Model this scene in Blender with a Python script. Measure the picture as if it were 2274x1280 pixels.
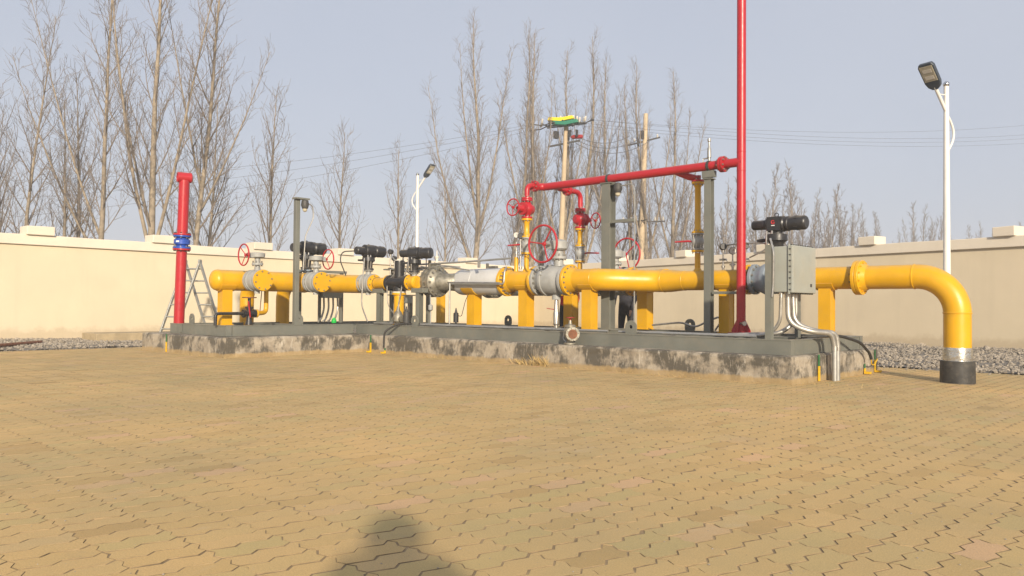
import bpy, bmesh, math, random
from mathutils import Vector, Matrix
R = math.radians
for o in list(bpy.data.objects): bpy.data.objects.remove(o, do_unlink=True)
SC = bpy.context.scene
COL = SC.collection

# ------------------------------------------------------------------ camera
CAM_H = 0.92
th = R(43.59)
F0 = Vector((-math.sin(th), math.cos(th), 0)); U0 = Vector((0, 0, 1))
pitch = math.atan(38 / 1768.0); roll = 0.0079
Fw = F0 * math.cos(pitch) + U0 * math.sin(pitch)
R0 = F0.cross(U0); Up = R0.cross(Fw)
Rt = R0 * math.cos(roll) + Up * math.sin(roll); Uc = Up * math.cos(roll) - R0 * math.sin(roll)
cam = bpy.data.cameras.new('camera'); cam.sensor_width = 36.0; cam.sensor_fit = 'HORIZONTAL'
cam.lens = 36.0 * 1768 / 2274; cam.clip_start = 0.03; cam.clip_end = 3000
camo = bpy.data.objects.new('camera', cam); COL.objects.link(camo)
camo.matrix_world = Matrix(((Rt.x, Uc.x, -Fw.x, 0), (Rt.y, Uc.y, -Fw.y, 0), (Rt.z, Uc.z, -Fw.z, CAM_H), (0, 0, 0, 1)))
SC.camera = camo

# ------------------------------------------------------------------ sky and sun
SUN_EL = 18.5
sun_dir = Vector((-0.797 * math.cos(R(SUN_EL)), 0.604 * math.cos(R(SUN_EL)), -math.sin(R(SUN_EL))))
W = bpy.data.worlds.new('World'); SC.world = W; W.use_nodes = True
nt = W.node_tree; nt.nodes.clear()
wo = nt.nodes.new('ShaderNodeOutputWorld'); bg = nt.nodes.new('ShaderNodeBackground')
sky = nt.nodes.new('ShaderNodeTexSky'); sky.sky_type = 'NISHITA'; sky.sun_disc = False
sky.sun_elevation = R(SUN_EL); sky.sun_rotation = math.atan2(-sun_dir.x, -sun_dir.y)
sky.air_density = 1.0; sky.dust_density = 4.0; sky.ozone_density = 2.0
mx = nt.nodes.new('ShaderNodeMix'); mx.data_type = 'RGBA'; mx.inputs[0].default_value = 0.80
tcw = nt.nodes.new('ShaderNodeTexCoord'); nzw = nt.nodes.new('ShaderNodeTexNoise'); nzw.inputs['Scale'].default_value = 2.2; nzw.inputs['Detail'].default_value = 4
crw = nt.nodes.new('ShaderNodeValToRGB'); crw.color_ramp.elements[0].position = .3; crw.color_ramp.elements[0].color = (4.0, 4.24, 4.92, 1)
crw.color_ramp.elements[1].position = .7; crw.color_ramp.elements[1].color = (4.4, 4.58, 5.15, 1)      # uneven grey-lavender winter haze over the clear sky
nt.links.new(tcw.outputs['Generated'], nzw.inputs['Vector']); nt.links.new(nzw.outputs[0], crw.inputs[0]); nt.links.new(crw.outputs[0], mx.inputs[7])
nt.links.new(sky.outputs[0], mx.inputs[6]); nt.links.new(mx.outputs[2], bg.inputs[0])
bg.inputs[1].default_value = 0.1
nt.links.new(bg.outputs[0], wo.inputs[0])
sl = bpy.data.lights.new('sun', 'SUN'); sl.energy = 4.5; sl.angle = R(1.6); sl.color = (1.0, 0.87, 0.69)
so = bpy.data.objects.new('sun', sl); COL.objects.link(so); so.rotation_euler = sun_dir.to_track_quat('-Z', 'Y').to_euler()
so.location = (0, 0, 30)
vs = SC.view_settings; vs.view_transform = 'Standard'; vs.look = 'None'; vs.exposure = 0.5; vs.gamma = 1.0; vs.use_curve_mapping = False
SC.render.engine = 'CYCLES'
try: SC.cycles.use_denoising = True
except Exception: pass
SC.cycles.max_bounces = 6; SC.cycles.volume_bounces = 1

# ------------------------------------------------------------------ materials
def N(nt, t, **kw):
    n = nt.nodes.new(t)
    for k, v in kw.items(): setattr(n, k, v)
    return n
def newmat(name):
    m = bpy.data.materials.new(name); m.use_nodes = True
    return m, m.node_tree, m.node_tree.nodes['Principled BSDF']
def ramp(nt, fac, stops):
    r = N(nt, 'ShaderNodeValToRGB'); e = r.color_ramp.elements
    while len(e) < len(stops): e.new(0.5)
    for i, (p, c) in enumerate(stops):
        e[i].position = p; e[i].color = c if len(c) == 4 else (*c, 1)
    nt.links.new(fac, r.inputs[0]); return r.outputs[0]
def noise(nt, scale, detail=4, rough=0.55, vec=None, sc3=None):
    n = N(nt, 'ShaderNodeTexNoise'); n.inputs['Scale'].default_value = scale; n.inputs['Detail'].default_value = detail
    n.inputs['Roughness'].default_value = rough
    g = N(nt, 'ShaderNodeNewGeometry'); v = g.outputs['Position']
    if sc3:
        mp = N(nt, 'ShaderNodeMapping'); mp.inputs['Scale'].default_value = sc3; nt.links.new(v, mp.inputs[0]); v = mp.outputs[0]
    nt.links.new(v, n.inputs['Vector']); return n.outputs[0]
def mixc(nt, f, a, b, bt='MIX'):
    m = N(nt, 'ShaderNodeMix', data_type='RGBA', blend_type=bt)
    for i, v in ((0, f), (6, a), (7, b)):
        if hasattr(v, 'links'): nt.links.new(v, m.inputs[i])
        else: m.inputs[i].default_value = v if not isinstance(v, tuple) else (v if len(v) == 4 else (*v, 1))
    return m.outputs[2]
def bump(nt, b, h, strength, dist):
    n = N(nt, 'ShaderNodeBump'); n.inputs['Strength'].default_value = strength; n.inputs['Distance'].default_value = dist
    nt.links.new(h, n.inputs['Height']); nt.links.new(n.outputs[0], b.inputs['Normal'])
def pm(name, col, rough=0.5, metal=0.0, var=0.12, dirt=0.0, dirtcol=(.2, .17, .13), bs=0, bd=0.002, scale=6.0, coat=0.0, spec=0.5, dust=0.0):
    """painted / metal surface with faint tone changes, patchy dust and a fine relief"""
    m, nt, b = newmat(name)
    lo = tuple(c * (1 - var) for c in col); hi = tuple(min(1, c * (1 + var)) for c in col)
    c = ramp(nt, noise(nt, scale, 5), [(0.3, lo), (0.7, hi)])
    if dirt > 0:
        f = ramp(nt, noise(nt, scale * 1.7, 6, 0.65), [(0.5, (0, 0, 0)), (0.78, (dirt, dirt, dirt))])
        c = mixc(nt, f, c, dirtcol)
    if dust:
        gg = N(nt, 'ShaderNodeNewGeometry'); sx = N(nt, 'ShaderNodeSeparateXYZ'); nt.links.new(gg.outputs['Normal'], sx.inputs[0])
        fu = ramp(nt, sx.outputs[2], [(.55, (0, 0, 0)), (1.0, (1, 1, 1))]); fn = ramp(nt, noise(nt, 9, 6, .7), [(.35, (0, 0, 0)), (.7, (dust, dust, dust))])
        c = mixc(nt, mixc(nt, 1.0, fu, fn, 'MULTIPLY'), c, (.40, .32, .20))
    nt.links.new(c, b.inputs['Base Color'])
    rr = ramp(nt, noise(nt, scale * 3, 4), [(0.3, (rough * .82,) * 3), (0.7, (min(1, rough * 1.18),) * 3)])
    nt.links.new(rr, b.inputs['Roughness'])
    b.inputs['Metallic'].default_value = metal
    b.inputs['Coat Weight'].default_value = coat
    b.inputs['Specular IOR Level'].default_value = spec
    if bs: bump(nt, b, noise(nt, bs, 3), 0.35, bd)
    return m
M = {}
M['yellow'] = pm('yellow_paint', (.60, .322, .003), .38, var=.09, dirt=.22, dirtcol=(.42, .27, .08), bs=60, bd=.0006, scale=3, dust=.55)
M['red'] = pm('red_paint', (.37, .012, .020), .36, var=.10, dirt=.12, dirtcol=(.30, .08, .07), bs=60, bd=.0006, scale=4, dust=.4)
M['brick_red'] = pm('dull_red_paint', (.30, .02, .02), .5, var=.15)
M['blue'] = pm('blue_paint', (.02, .07, .36), .35, var=.12, scale=8)
M['frame'] = pm('grey_green_frame_paint', (.142, .146, .126), .5, var=.12, dirt=.35, dirtcol=(.26, .22, .16), bs=40, bd=.0006, scale=2.5, dust=.8)
M['valve'] = pm('grey_valve_paint', (.30, .305, .295), .5, var=.12, dirt=.3, dirtcol=(.24, .2, .15), bs=90, bd=.001, scale=7)
M['bluegrey'] = pm('blue_grey_valve_paint', (.20, .24, .28), .45, var=.1, dirt=.25, scale=5)
M['box'] = pm('light_grey_box_paint', (.30, .315, .285), .42, var=.07, dirt=.3, dirtcol=(.33, .27, .18), scale=3)
M['black'] = pm('black_paint', (.018, .018, .02), .42, var=.25, dirt=.25, dirtcol=(.09, .08, .07), scale=12, dust=.5)
M['rubber'] = pm('black_cable', (.02, .018, .016), .6, var=.2)
M['silver'] = pm('silver_vessel_paint', (.50, .50, .49), .42, metal=.1, var=.06, dirt=.3, dirtcol=(.3, .26, .2), scale=2.5)
M['steel'] = pm('bare_weathered_steel', (.27, .255, .21), .52, metal=.6, var=.35, dirt=.7, dirtcol=(.16, .13, .09), bs=40, bd=.001, scale=12)
M['stainless'] = pm('stainless_tube', (.50, .48, .44), .32, metal=.9, var=.15, dirt=.3, scale=10)
M['galv'] = pm('galvanised_tube', (.36, .36, .34), .45, metal=.6, var=.15, dirt=.3, scale=8)
M['flex'] = pm('braided_conduit', (.40, .385, .35), .42, metal=.7, var=.2, dirt=.3, bs=220, bd=.003, scale=10)
M['bolt'] = pm('zinc_bolt', (.33, .31, .27), .42, metal=.7, var=.3, scale=30)
M['darkbolt'] = pm('dark_bolt', (.05, .045, .04), .5, metal=.4, var=.3, scale=30)
M['rust'] = pm('rusted_steel', (.16, .065, .032), .8, var=.35, scale=18, bs=60, bd=.002)
M['alu'] = pm('dull_aluminium', (.38, .38, .35), .45, metal=.55, var=.12, dirt=.35, scale=8)
M['white'] = pm('white_pole_paint', (.70, .68, .63), .35, var=.04, dirt=.15, scale=3)
M['lampdark'] = pm('lamp_housing', (.035, .045, .06), .45, var=.15)
M['lens'] = pm('lamp_lens', (.42, .38, .28), .25, var=.08, scale=20)
M['chrome'] = pm('steel_ball', (.6, .6, .6), .15, metal=1, var=.05)
M['pole'] = pm('spun_concrete_pole', (.46, .36, .235), .85, var=.12, dirt=.25, dirtcol=(.3, .24, .17), scale=3)
M['iron'] = pm('dark_galvanised_iron', (.07, .068, .066), .6, metal=.4, var=.25)
M['porcelain'] = pm('porcelain', (.62, .58, .50), .3, var=.1)
M['cover_yellow'] = pm('bird_guard_yellow', (.78, .58, .01), .45, var=.05)
M['cover_green'] = pm('bird_guard_green', (.012, .17, .10), .45, var=.08)
M['wire'] = pm('weathered_wire', (.10, .10, .11), .7, var=.1)
M['bark'] = pm('poplar_bark', (.25, .205, .15), .9, var=.35, dirt=.5, dirtcol=(.15, .12, .09), bs=35, bd=.01, scale=7)
M['twig'] = pm('bare_twig', (.185, .155, .13), .9, var=.3, scale=2)
M['foil'] = pm('aluminium_tape', (.62, .60, .55), .24, metal=.9, var=.15, bs=28, bd=.012, scale=14)
M['sleeve'] = pm('black_heat_shrink_sleeve', (.035, .033, .03), .6, var=.3, dirt=.5, dirtcol=(.14, .12, .09), bs=30, bd=.002, scale=9)
M['gauge'] = pm('gauge_face', (.5, .48, .44), .3, var=.03)
M['needle'] = pm('gauge_needle', (.02, .02, .02), .5)
M['tan'] = pm('tan_concrete', (.36, .285, .175), .92, var=.2, dirt=.5, dirtcol=(.22, .17, .10), bs=24, bd=.012, scale=4)
M['green'] = pm('bright_green_plastic', (.01, .42, .06), .4, var=.1)
M['earth_green'] = pm('green_earth_strap', (.03, .13, .045), .55, var=.2, scale=30)
M['earth_yellow'] = pm('yellow_earth_strap', (.62, .38, .01), .5, var=.15, scale=30)
M['logo_red'] = pm('emblem_red', (.55, .02, .02), .4)
M['logo_white'] = pm('emblem_white', (.7, .7, .7), .4)
M['straw'] = pm('dry_grass', (.42, .30, .12), .9, var=.25, scale=20)
M['cloth_red'] = pm('red_jacket', (.55, .03, .025), .8, var=.15, bs=50, bd=.003)
M['cloth_dark'] = pm('dark_jacket', (.028, .027, .035), .85, var=.2, bs=50, bd=.003)
M['cloth_black'] = pm('black_trousers', (.018, .018, .022), .85, var=.2, bs=50, bd=.003)
M['skin'] = pm('skin', (.45, .27, .18), .55, var=.06)
M['hair'] = pm('black_hair', (.012, .010, .009), .6, var=.2, bs=120, bd=.003)
M['shoe'] = pm('dark_shoe', (.03, .028, .026), .6)
M['soil'] = pm('bare_soil', (.20, .155, .10), .95, var=.25, bs=6, bd=.05, scale=.6)
M['stone'] = pm('grey_gravel', (.26, .225, .18), .9, var=.55, scale=26)
M['stone2'] = pm('gravel_bed', (.17, .15, .125), .95, var=.4, bs=30, bd=.02, scale=20)

def wall_mat(name, base, streak):
    m, nt, b = newmat(name)
    c = ramp(nt, noise(nt, .9, 5, .6), [(.3, tuple(x * .93 for x in base)), (.7, tuple(min(1, x * 1.04) for x in base))])
    s = ramp(nt, noise(nt, 1.0, 5, .7, sc3=(3.2, 3.2, .22)), [(.52, (0, 0, 0)), (.8, (streak,) * 3)])
    c = mixc(nt, s, c, tuple(x * .72 for x in base))
    p = ramp(nt, noise(nt, .35, 3, .5), [(.45, (0, 0, 0)), (.7, (.5, .5, .5))])
    c = mixc(nt, p, c, (base[0] * .97, base[1] * .95, base[2] * .98))
    gg = N(nt, 'ShaderNodeNewGeometry'); sx = N(nt, 'ShaderNodeSeparateXYZ'); nt.links.new(gg.outputs['Position'], sx.inputs[0])
    ad = N(nt, 'ShaderNodeMath', operation='MULTIPLY_ADD'); nt.links.new(noise(nt, 3, 6, .7), ad.inputs[0]); ad.inputs[1].default_value = -.45; nt.links.new(sx.outputs[2], ad.inputs[2])
    sp = ramp(nt, ad.outputs[0], [(0.0, (.45, .45, .45)), (.12, (0, 0, 0))]); c = mixc(nt, sp, c, (.38, .29, .18))
    nt.links.new(c, b.inputs['Base Color']); b.inputs['Roughness'].default_value = .85
    bump(nt, b, noise(nt, 14, 6, .6), .3, .006); return m
M['wall'] = wall_mat('cream_render', (.625, .535, .378), .28)
M['coping'] = wall_mat('pale_cream_coping', (.66, .59, .475), .30)

def plinth_mat():
    m, nt, b = newmat('weathered_concrete')
    base = ramp(nt, noise(nt, 5, 6, .65), [(.3, (.225, .19, .145)), (.7, (.40, .35, .275))])
    # dark damp growth in patches, running down as streaks
    st = noise(nt, 1.0, 6, .7, sc3=(7, 7, 2.2)); blot = noise(nt, 2.4, 5, .65)
    mm = N(nt, 'ShaderNodeMath', operation='MULTIPLY_ADD'); nt.links.new(blot, mm.inputs[0]); mm.inputs[1].default_value = 1.5; nt.links.new(st, mm.inputs[2]); hf = N(nt, 'ShaderNodeMath', operation='MULTIPLY'); nt.links.new(mm.outputs[0], hf.inputs[0]); hf.inputs[1].default_value = .4
    f = ramp(nt, hf.outputs[0], [(.455, (0, 0, 0)), (.535, (.9, .9, .9))])
    c = mixc(nt, f, base, (.065, .058, .045))
    w = ramp(nt, noise(nt, 1.0, 7, .75, sc3=(14, 14, 3)), [(.56, (0, 0, 0)), (.68, (.75, .75, .75))])
    c = mixc(nt, w, c, (.55, .50, .42))
    # soil splash with a ragged upper edge just above the paving
    g = N(nt, 'ShaderNodeNewGeometry'); sp = N(nt, 'ShaderNodeSeparateXYZ'); nt.links.new(g.outputs['Position'], sp.inputs[0])
    ad = N(nt, 'ShaderNodeMath', operation='MULTIPLY_ADD'); nt.links.new(noise(nt, 6, 5, .7), ad.inputs[0]); ad.inputs[1].default_value = -.10; nt.links.new(sp.outputs[2], ad.inputs[2])
    s = ramp(nt, ad.outputs[0], [(0.0, (0, 0, 0)), (.5, (1, 1, 1))])
    s.node.color_ramp.elements[0].position = .0; s.node.color_ramp.elements[0].color = (.8, .8, .8, 1)
    s.node.color_ramp.elements[1].position = .03; s.node.color_ramp.elements[1].color = (0, 0, 0, 1)
    c = mixc(nt, s, c, (.33, .235, .11))
    nt.links.new(c, b.inputs['Base Color']); b.inputs['Roughness'].default_value = .92
    bump(nt, b, noise(nt, 22, 8, .7), .5, .012); return m
M['concrete'] = plinth_mat()

def paver_mat():
    m, nt, b = newmat('ochre_concrete_paver')
    at = N(nt, 'ShaderNodeAttribute', attribute_name='tone')
    c = ramp(nt, at.outputs['Fac'], [(0, (.47, .325, .140)), (.3, (.535, .38, .165)), (.55, (.56, .395, .178)), (.78, (.50, .385, .17)), (1, (.585, .39, .21))])
    g = ramp(nt, noise(nt, .55, 5, .6), [(.33, (.80, .83, .88)), (.67, (1.08, 1.02, .97))])
    c = mixc(nt, 1.0, c, g, 'MULTIPLY')
    fine = ramp(nt, noise(nt, 160, 4, .7), [(.3, (.80, .80, .80)), (.7, (1.15, 1.15, 1.15))])
    c = mixc(nt, 1.0, c, fine, 'MULTIPLY')
    st = ramp(nt, noise(nt, 1.7, 6, .7), [(.60, (0, 0, 0)), (.74, (.38, .38, .38))])
    c = mixc(nt, st, c, (.30, .235, .15))
    pale = ramp(nt, noise(nt, 1.0, 6, .7, sc3=(2.6, 1.1, 1)), [(.62, (0, 0, 0)), (.78, (.5, .5, .5))])
    c = mixc(nt, pale, c, (.52, .42, .29))
    nt.links.new(c, b.inputs['Base Color']); b.inputs['Roughness'].default_value = .88; b.inputs['Specular IOR Level'].default_value = .3
    bump(nt, b, noise(nt, 70, 6, .7), .45, .004); return m
M['paver'] = paver_mat()
M['joint'] = pm('sandy_joint', (.265, .188, .10), .95, var=.45, bs=80, bd=.006, scale=9)

# ------------------------------------------------------------------ mesh helpers
def V(*a): return Vector(a[0]) if len(a) == 1 else Vector(a)
def basis(d):
    d = V(d).normalized()
    a = Vector((0, 0, 1)) if abs(d.z) < .9 else Vector((1, 0, 0))
    x = a.cross(d).normalized(); return x, d.cross(x), d
class MB:
    def __init__(s): s.v = []; s.f = []
    def add(s, vs, fs):
        b = len(s.v); s.v += [V(p) for p in vs]; s.f += [tuple(i + b for i in f) for f in fs]; return s
    def box(s, c, size, rz=0.0, axes=None):
        c = V(c); h = [x / 2 for x in size]
        if axes: ax = [V(a) for a in axes]
        else: ax = [Vector((math.cos(rz), math.sin(rz), 0)), Vector((-math.sin(rz), math.cos(rz), 0)), Vector((0, 0, 1))]
        vs = [c + ax[0] * (sx * h[0]) + ax[1] * (sy * h[1]) + ax[2] * (sz * h[2]) for sz in (-1, 1) for sy in (-1, 1) for sx in (-1, 1)]
        return s.add(vs, [(0, 2, 3, 1), (4, 5, 7, 6), (0, 1, 5, 4), (2, 6, 7, 3), (0, 4, 6, 2), (1, 3, 7, 5)])
    def lathe(s, o, d, prof, n=24, capa=True, capb=True):
        x, y, z = basis(d); o = V(o); vs = []; fs = []
        for (t, r) in prof:
            for k in range(n):
                a = 2 * math.pi * k / n; vs.append(o + z * t + (x * math.cos(a) + y * math.sin(a)) * r)
        for i in range(len(prof) - 1):
            for k in range(n):
                k2 = (k + 1) % n; fs.append((i * n + k, i * n + k2, (i + 1) * n + k2, (i + 1) * n + k))
        if capa: fs.append(tuple(reversed(range(n))))
        if capb: fs.append(tuple(range((len(prof) - 1) * n, len(prof) * n)))
        return s.add(vs, fs)
    def cyl(s, a, b, r, r2=None, n=16):
        a = V(a); b = V(b); return s.lathe(a, b - a, [(0, r), ((b - a).length, r if r2 is None else r2)], n)
    def tube(s, pts, r, n=12, cap=True):
        pts = [V(p) for p in pts]; m = len(pts); rr = r if isinstance(r, (list, tuple)) else [r] * m
        tg = [(pts[min(i + 1, m - 1)] - pts[max(i - 1, 0)]).normalized() for i in range(m)]
        x, y, _ = basis(tg[0]); vs = []; fs = []
        for i in range(m):
            x = (x - tg[i] * x.dot(tg[i]))
            if x.length < 1e-6: x = basis(tg[i])[0]
            x.normalize(); y = tg[i].cross(x)
            for k in range(n):
                a = 2 * math.pi * k / n; vs.append(pts[i] + (x * math.cos(a) + y * math.sin(a)) * rr[i])
        for i in range(m - 1):
            for k in range(n):
                k2 = (k + 1) % n; fs.append((i * n + k, i * n + k2, (i + 1) * n + k2, (i + 1) * n + k))
        if cap: fs += [tuple(reversed(range(n))), tuple(range((m - 1) * n, m * n))]
        return s.add(vs, fs)
    def torus(s, c, nrm, Rm, r, n=40, m=10):
        x, y, z = basis(nrm); c = V(c)
        vs = []; fs = []
        for i in range(n):
            a = 2 * math.pi * i / n; d = x * math.cos(a) + y * math.sin(a)
            for j in range(m):
                b = 2 * math.pi * j / m; vs.append(c + d * (Rm + r * math.cos(b)) + z * (r * math.sin(b)))
        for i in range(n):
            for j in range(m):
                i2 = (i + 1) % n; j2 = (j + 1) % m
                fs.append((i * m + j, i2 * m + j, i2 * m + j2, i * m + j2))
        return s.add(vs, fs)
    def sphere(s, c, r, n=16, sc=(1, 1, 1)):
        c = V(c); prof = []; k = n // 2
        vs = []; fs = []
        for i in range(k + 1):
            a = math.pi * i / k
            for j in range(n):
                b = 2 * math.pi * j / n
                vs.append(c + Vector((r * math.sin(a) * math.cos(b) * sc[0], r * math.sin(a) * math.sin(b) * sc[1], -r * math.cos(a) * sc[2])))
        for i in range(k):
            for j in range(n):
                j2 = (j + 1) % n; fs.append((i * n + j, i * n + j2, (i + 1) * n + j2, (i + 1) * n + j))
        return s.add(vs, fs)
    def prism(s, poly, o, ax, ay, az, t):
        """polygon (u,v) on axes ax, ay at o, extruded by t along az"""
        o = V(o); ax = V(ax); ay = V(ay); az = V(az); n = len(poly)
        vs = [o + ax * u + ay * v for u, v in poly] + [o + ax * u + ay * v + az * t for u, v in poly]
        fs = [tuple(reversed(range(n))), tuple(range(n, 2 * n))] + [(i, (i + 1) % n, n + (i + 1) % n, n + i) for i in range(n)]
        return s.add(vs, fs)
    def bolts(s, c, nrm, Rb, r, h, n, a0=0.0, sides=6):
        x, y, z = basis(nrm); c = V(c)
        for k in range(n):
            a = a0 + 2 * math.pi * k / n; p = c + (x * math.cos(a) + y * math.sin(a)) * Rb
            s.lathe(p - z * h * .5, z, [(0, r), (h, r)], sides)
        return s
    def build(s, name, mat, parent=None, smooth=True, bevel=0.0, kind=None):
        org = Vector((0, 0, 0)); p = parent
        while p is not None: org += p.location; p = p.parent
        me = bpy.data.meshes.new(name); me.from_pydata([tuple(v - org) for v in s.v], [], s.f)
        bm = bmesh.new(); bm.from_mesh(me); bmesh.ops.recalc_face_normals(bm, faces=bm.faces); bm.to_mesh(me); bm.free()
        if smooth:
            me.polygons.foreach_set('use_smooth', [True] * len(me.polygons)); me.set_sharp_from_angle(angle=R(32))
        me.materials.append(M[mat] if isinstance(mat, str) else mat)
        o = bpy.data.objects.new(name, me); COL.objects.link(o); o.parent = parent
        if bevel:
            md = o.modifiers.new('b', 'BEVEL'); md.width = bevel; md.segments = 2; md.limit_method = 'ANGLE'; md.angle_limit = R(40)
        if kind: o['kind'] = kind
        return o
def tag(o, label=None, cat=None, group=None, kind=None):
    for k, v in (('label', label), ('category', cat), ('group', group), ('kind', kind)):
        if v: o[k] = v
    return o
def thing(name, label, cat, loc=(0, 0, 0), group=None):
    o = bpy.data.objects.new(name, None); COL.objects.link(o); o.location = loc; o.empty_display_size = .1
    return tag(o, label, cat, group)
def arc(c, a, b, r, n=8):
    """quarter bend: starts at c + a*0 ... path from p0 along a to b with radius r, corner at c"""
    c = V(c); a = V(a).normalized(); b = V(b).normalized(); o = c - a * r + b * r
    return [o - b * r * math.cos(t) + a * r * math.sin(t) for t in [math.pi / 2 * i / n for i in range(n + 1)]]
def route(pts, r, n=7):
    """polyline with rounded corners"""
    pts = [V(p) for p in pts]; out = [pts[0]]
    for i in range(1, len(pts) - 1):
        a = (pts[i] - pts[i - 1]); b = (pts[i + 1] - pts[i]); k = min(r, a.length * .49, b.length * .49)
        p0 = pts[i] - a.normalized() * k; p2 = pts[i] + b.normalized() * k
        for j in range(n + 1):
            t = j / n; out.append(p0 * (1 - t) ** 2 + pts[i] * 2 * t * (1 - t) + p2 * t * t)
    out.append(pts[-1]); return out
X, Y, Z = Vector((1, 0, 0)), Vector((0, 1, 0)), Vector((0, 0, 1))
rnd = random.Random(7)

# ================================================================== SETTING
MB().add([(-420, -420, -.06), (420, -420, -.06), (420, 420, -.06), (-420, 420, -.06)], [(0, 1, 2, 3)]).build('ground', 'soil', smooth=False, kind='structure')

# ---- paving of interlocking wave pavers
PL, PW = .276, .124
def paver_outline(gap):
    a = .016
    lo = [(0, -a), (.35, a), (.5, -a), (.85, a), (1, -a)]
    h = [(0, 0), (.28, .014), (.65, -.011), (1, 0)]
    pts = []
    for t, g in lo[:-1]: pts.append((t * PL, g))
    for s_, g in h[:-1]: pts.append((PL + g, s_ * PW + (-a) * 1))
    for t, g in reversed(lo[1:]): pts.append((t * PL, PW + g))
    for s_, g in reversed(h[1:]): pts.append((g, s_ * PW - a))
    cu, cv = PL / 2, PW / 2 - a * .2
    return [((u - cu) * (1 - 1.1 * gap / PL), (v - cv) * (1 - 2 * gap / PW)) for u, v in pts], cu, cv
PO, PCU, PCV = paver_outline(.0046)
PI_, _, _ = paver_outline(.0054)
NP = len(PO)
paving = MB().add([(-16.9, -16, -.0022), (16, -16, -.0022), (16, 13.0, -.0022), (-16.9, 13.0, -.0022)], [(0, 1, 2, 3)]).build('paving', 'joint', smooth=False, kind='structure')
def in_plinth(x, y):
    return (-15.95 < x < -12.65 and 6.35 < y < 11.95) or (-12.7 < x < -4.15 and 9.15 < y < 11.95) or (abs(x + 2.83) < .17 and abs(y - 10.98) < .17)
cells = []
for i in range(int(-16.9 / PW), int(14 / PW)):
    for j in range(int(-13 / PL), int(13 / PL)):
        px, py = i * PW + PCV, j * PL + PCU
        if py > 12.85 or px < -16.78: continue
        d = px * F0.x + py * F0.y; l = px * R0.x + py * R0.y
        if d < 1.6 or abs(l) > d * .72 + 1.6: continue
        if in_plinth(px, py): continue
        vis = d > 2.45 and abs(l) < d * .645 + .1
        cells.append((d if vis else d + 100, px, py, d))
cells.sort()
def paver_geo(px, py, seed, far):
    r = random.Random(seed)
    dz = r.gauss(0, .0005) + .0006 * math.sin(px * 1.3) * math.cos(py * .9); tx = r.gauss(0, .003); ty = r.gauss(0, .002)
    rz = r.gauss(0, .006); ca, sa = math.cos(rz), math.sin(rz)
    ox, oy = r.gauss(0, .0008), r.gauss(0, .0012)
    def P(u, v, z): 
        u2, v2 = u * ca - v * sa, u * sa + v * ca
        return (px + v2 + ox, py + u2 + oy, z + dz + v * tx + u * ty)
    n = NP; jt = [(r.gauss(0, .0011), r.gauss(0, .0011)) for _ in range(n)]; k_ = r.randrange(n)
    if r.random() < .12: jt[k_] = (-PO[k_][0] * .05, -PO[k_][1] * .09)
    PI = [(u + a, v + b) for (u, v), (a, b) in zip(PI_, jt)]; PQ = [(u + a, v + b) for (u, v), (a, b) in zip(PO, jt)]
    vs = [P(u, v, 0) for u, v in PI] + [P(u, v, -.0005) for u, v in PQ]
    fs = [tuple(range(n))] + [(i, n + i, n + (i + 1) % n, (i + 1) % n) for i in range(n)]
    if not far:
        vs += [P(u, v, -.02) for u, v in PQ]; fs += [(n + i, 2 * n + i, 2 * n + (i + 1) % n, n + (i + 1) % n) for i in range(n)]
    t = min(1, max(0, .5 + r.gauss(0, .22)))
    return vs, fs, t
def paver_mesh(name, lst, far=False):
    vs, fs, tone = [], [], []
    for k, (_, px, py, d) in lst:
        a, b, t = paver_geo(px, py, k, far and d > 9); o = len(vs)
        vs += a; fs += [tuple(i + o for i in f) for f in b]; tone += [t] * len(b)
    me = bpy.data.meshes.new(name); me.from_pydata(vs, [], fs)
    at = me.attributes.new('tone', 'FLOAT', 'FACE'); at.data.foreach_set('value', tone)
    me.materials.append(M['paver']); me.materials.append(M['joint'])
    me.polygons.foreach_set('material_index', [0 if len(f) == NP else 1 for f in fs])
    bm = bmesh.new(); bm.from_mesh(me)
    for f in bm.faces:
        if f.normal.z < 0 and len(f.verts) == NP: bmesh.ops.reverse_faces(bm, faces=bm.faces); break
    bm.to_mesh(me); bm.free()
    o = bpy.data.objects.new(name, me); COL.objects.link(o); o.parent = paving; return o
en = list(enumerate(cells))
for c in en[:300]: paver_mesh('paver', [c])
paver_mesh('pavers', en[300:], True)['kind'] = 'stuff'

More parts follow.
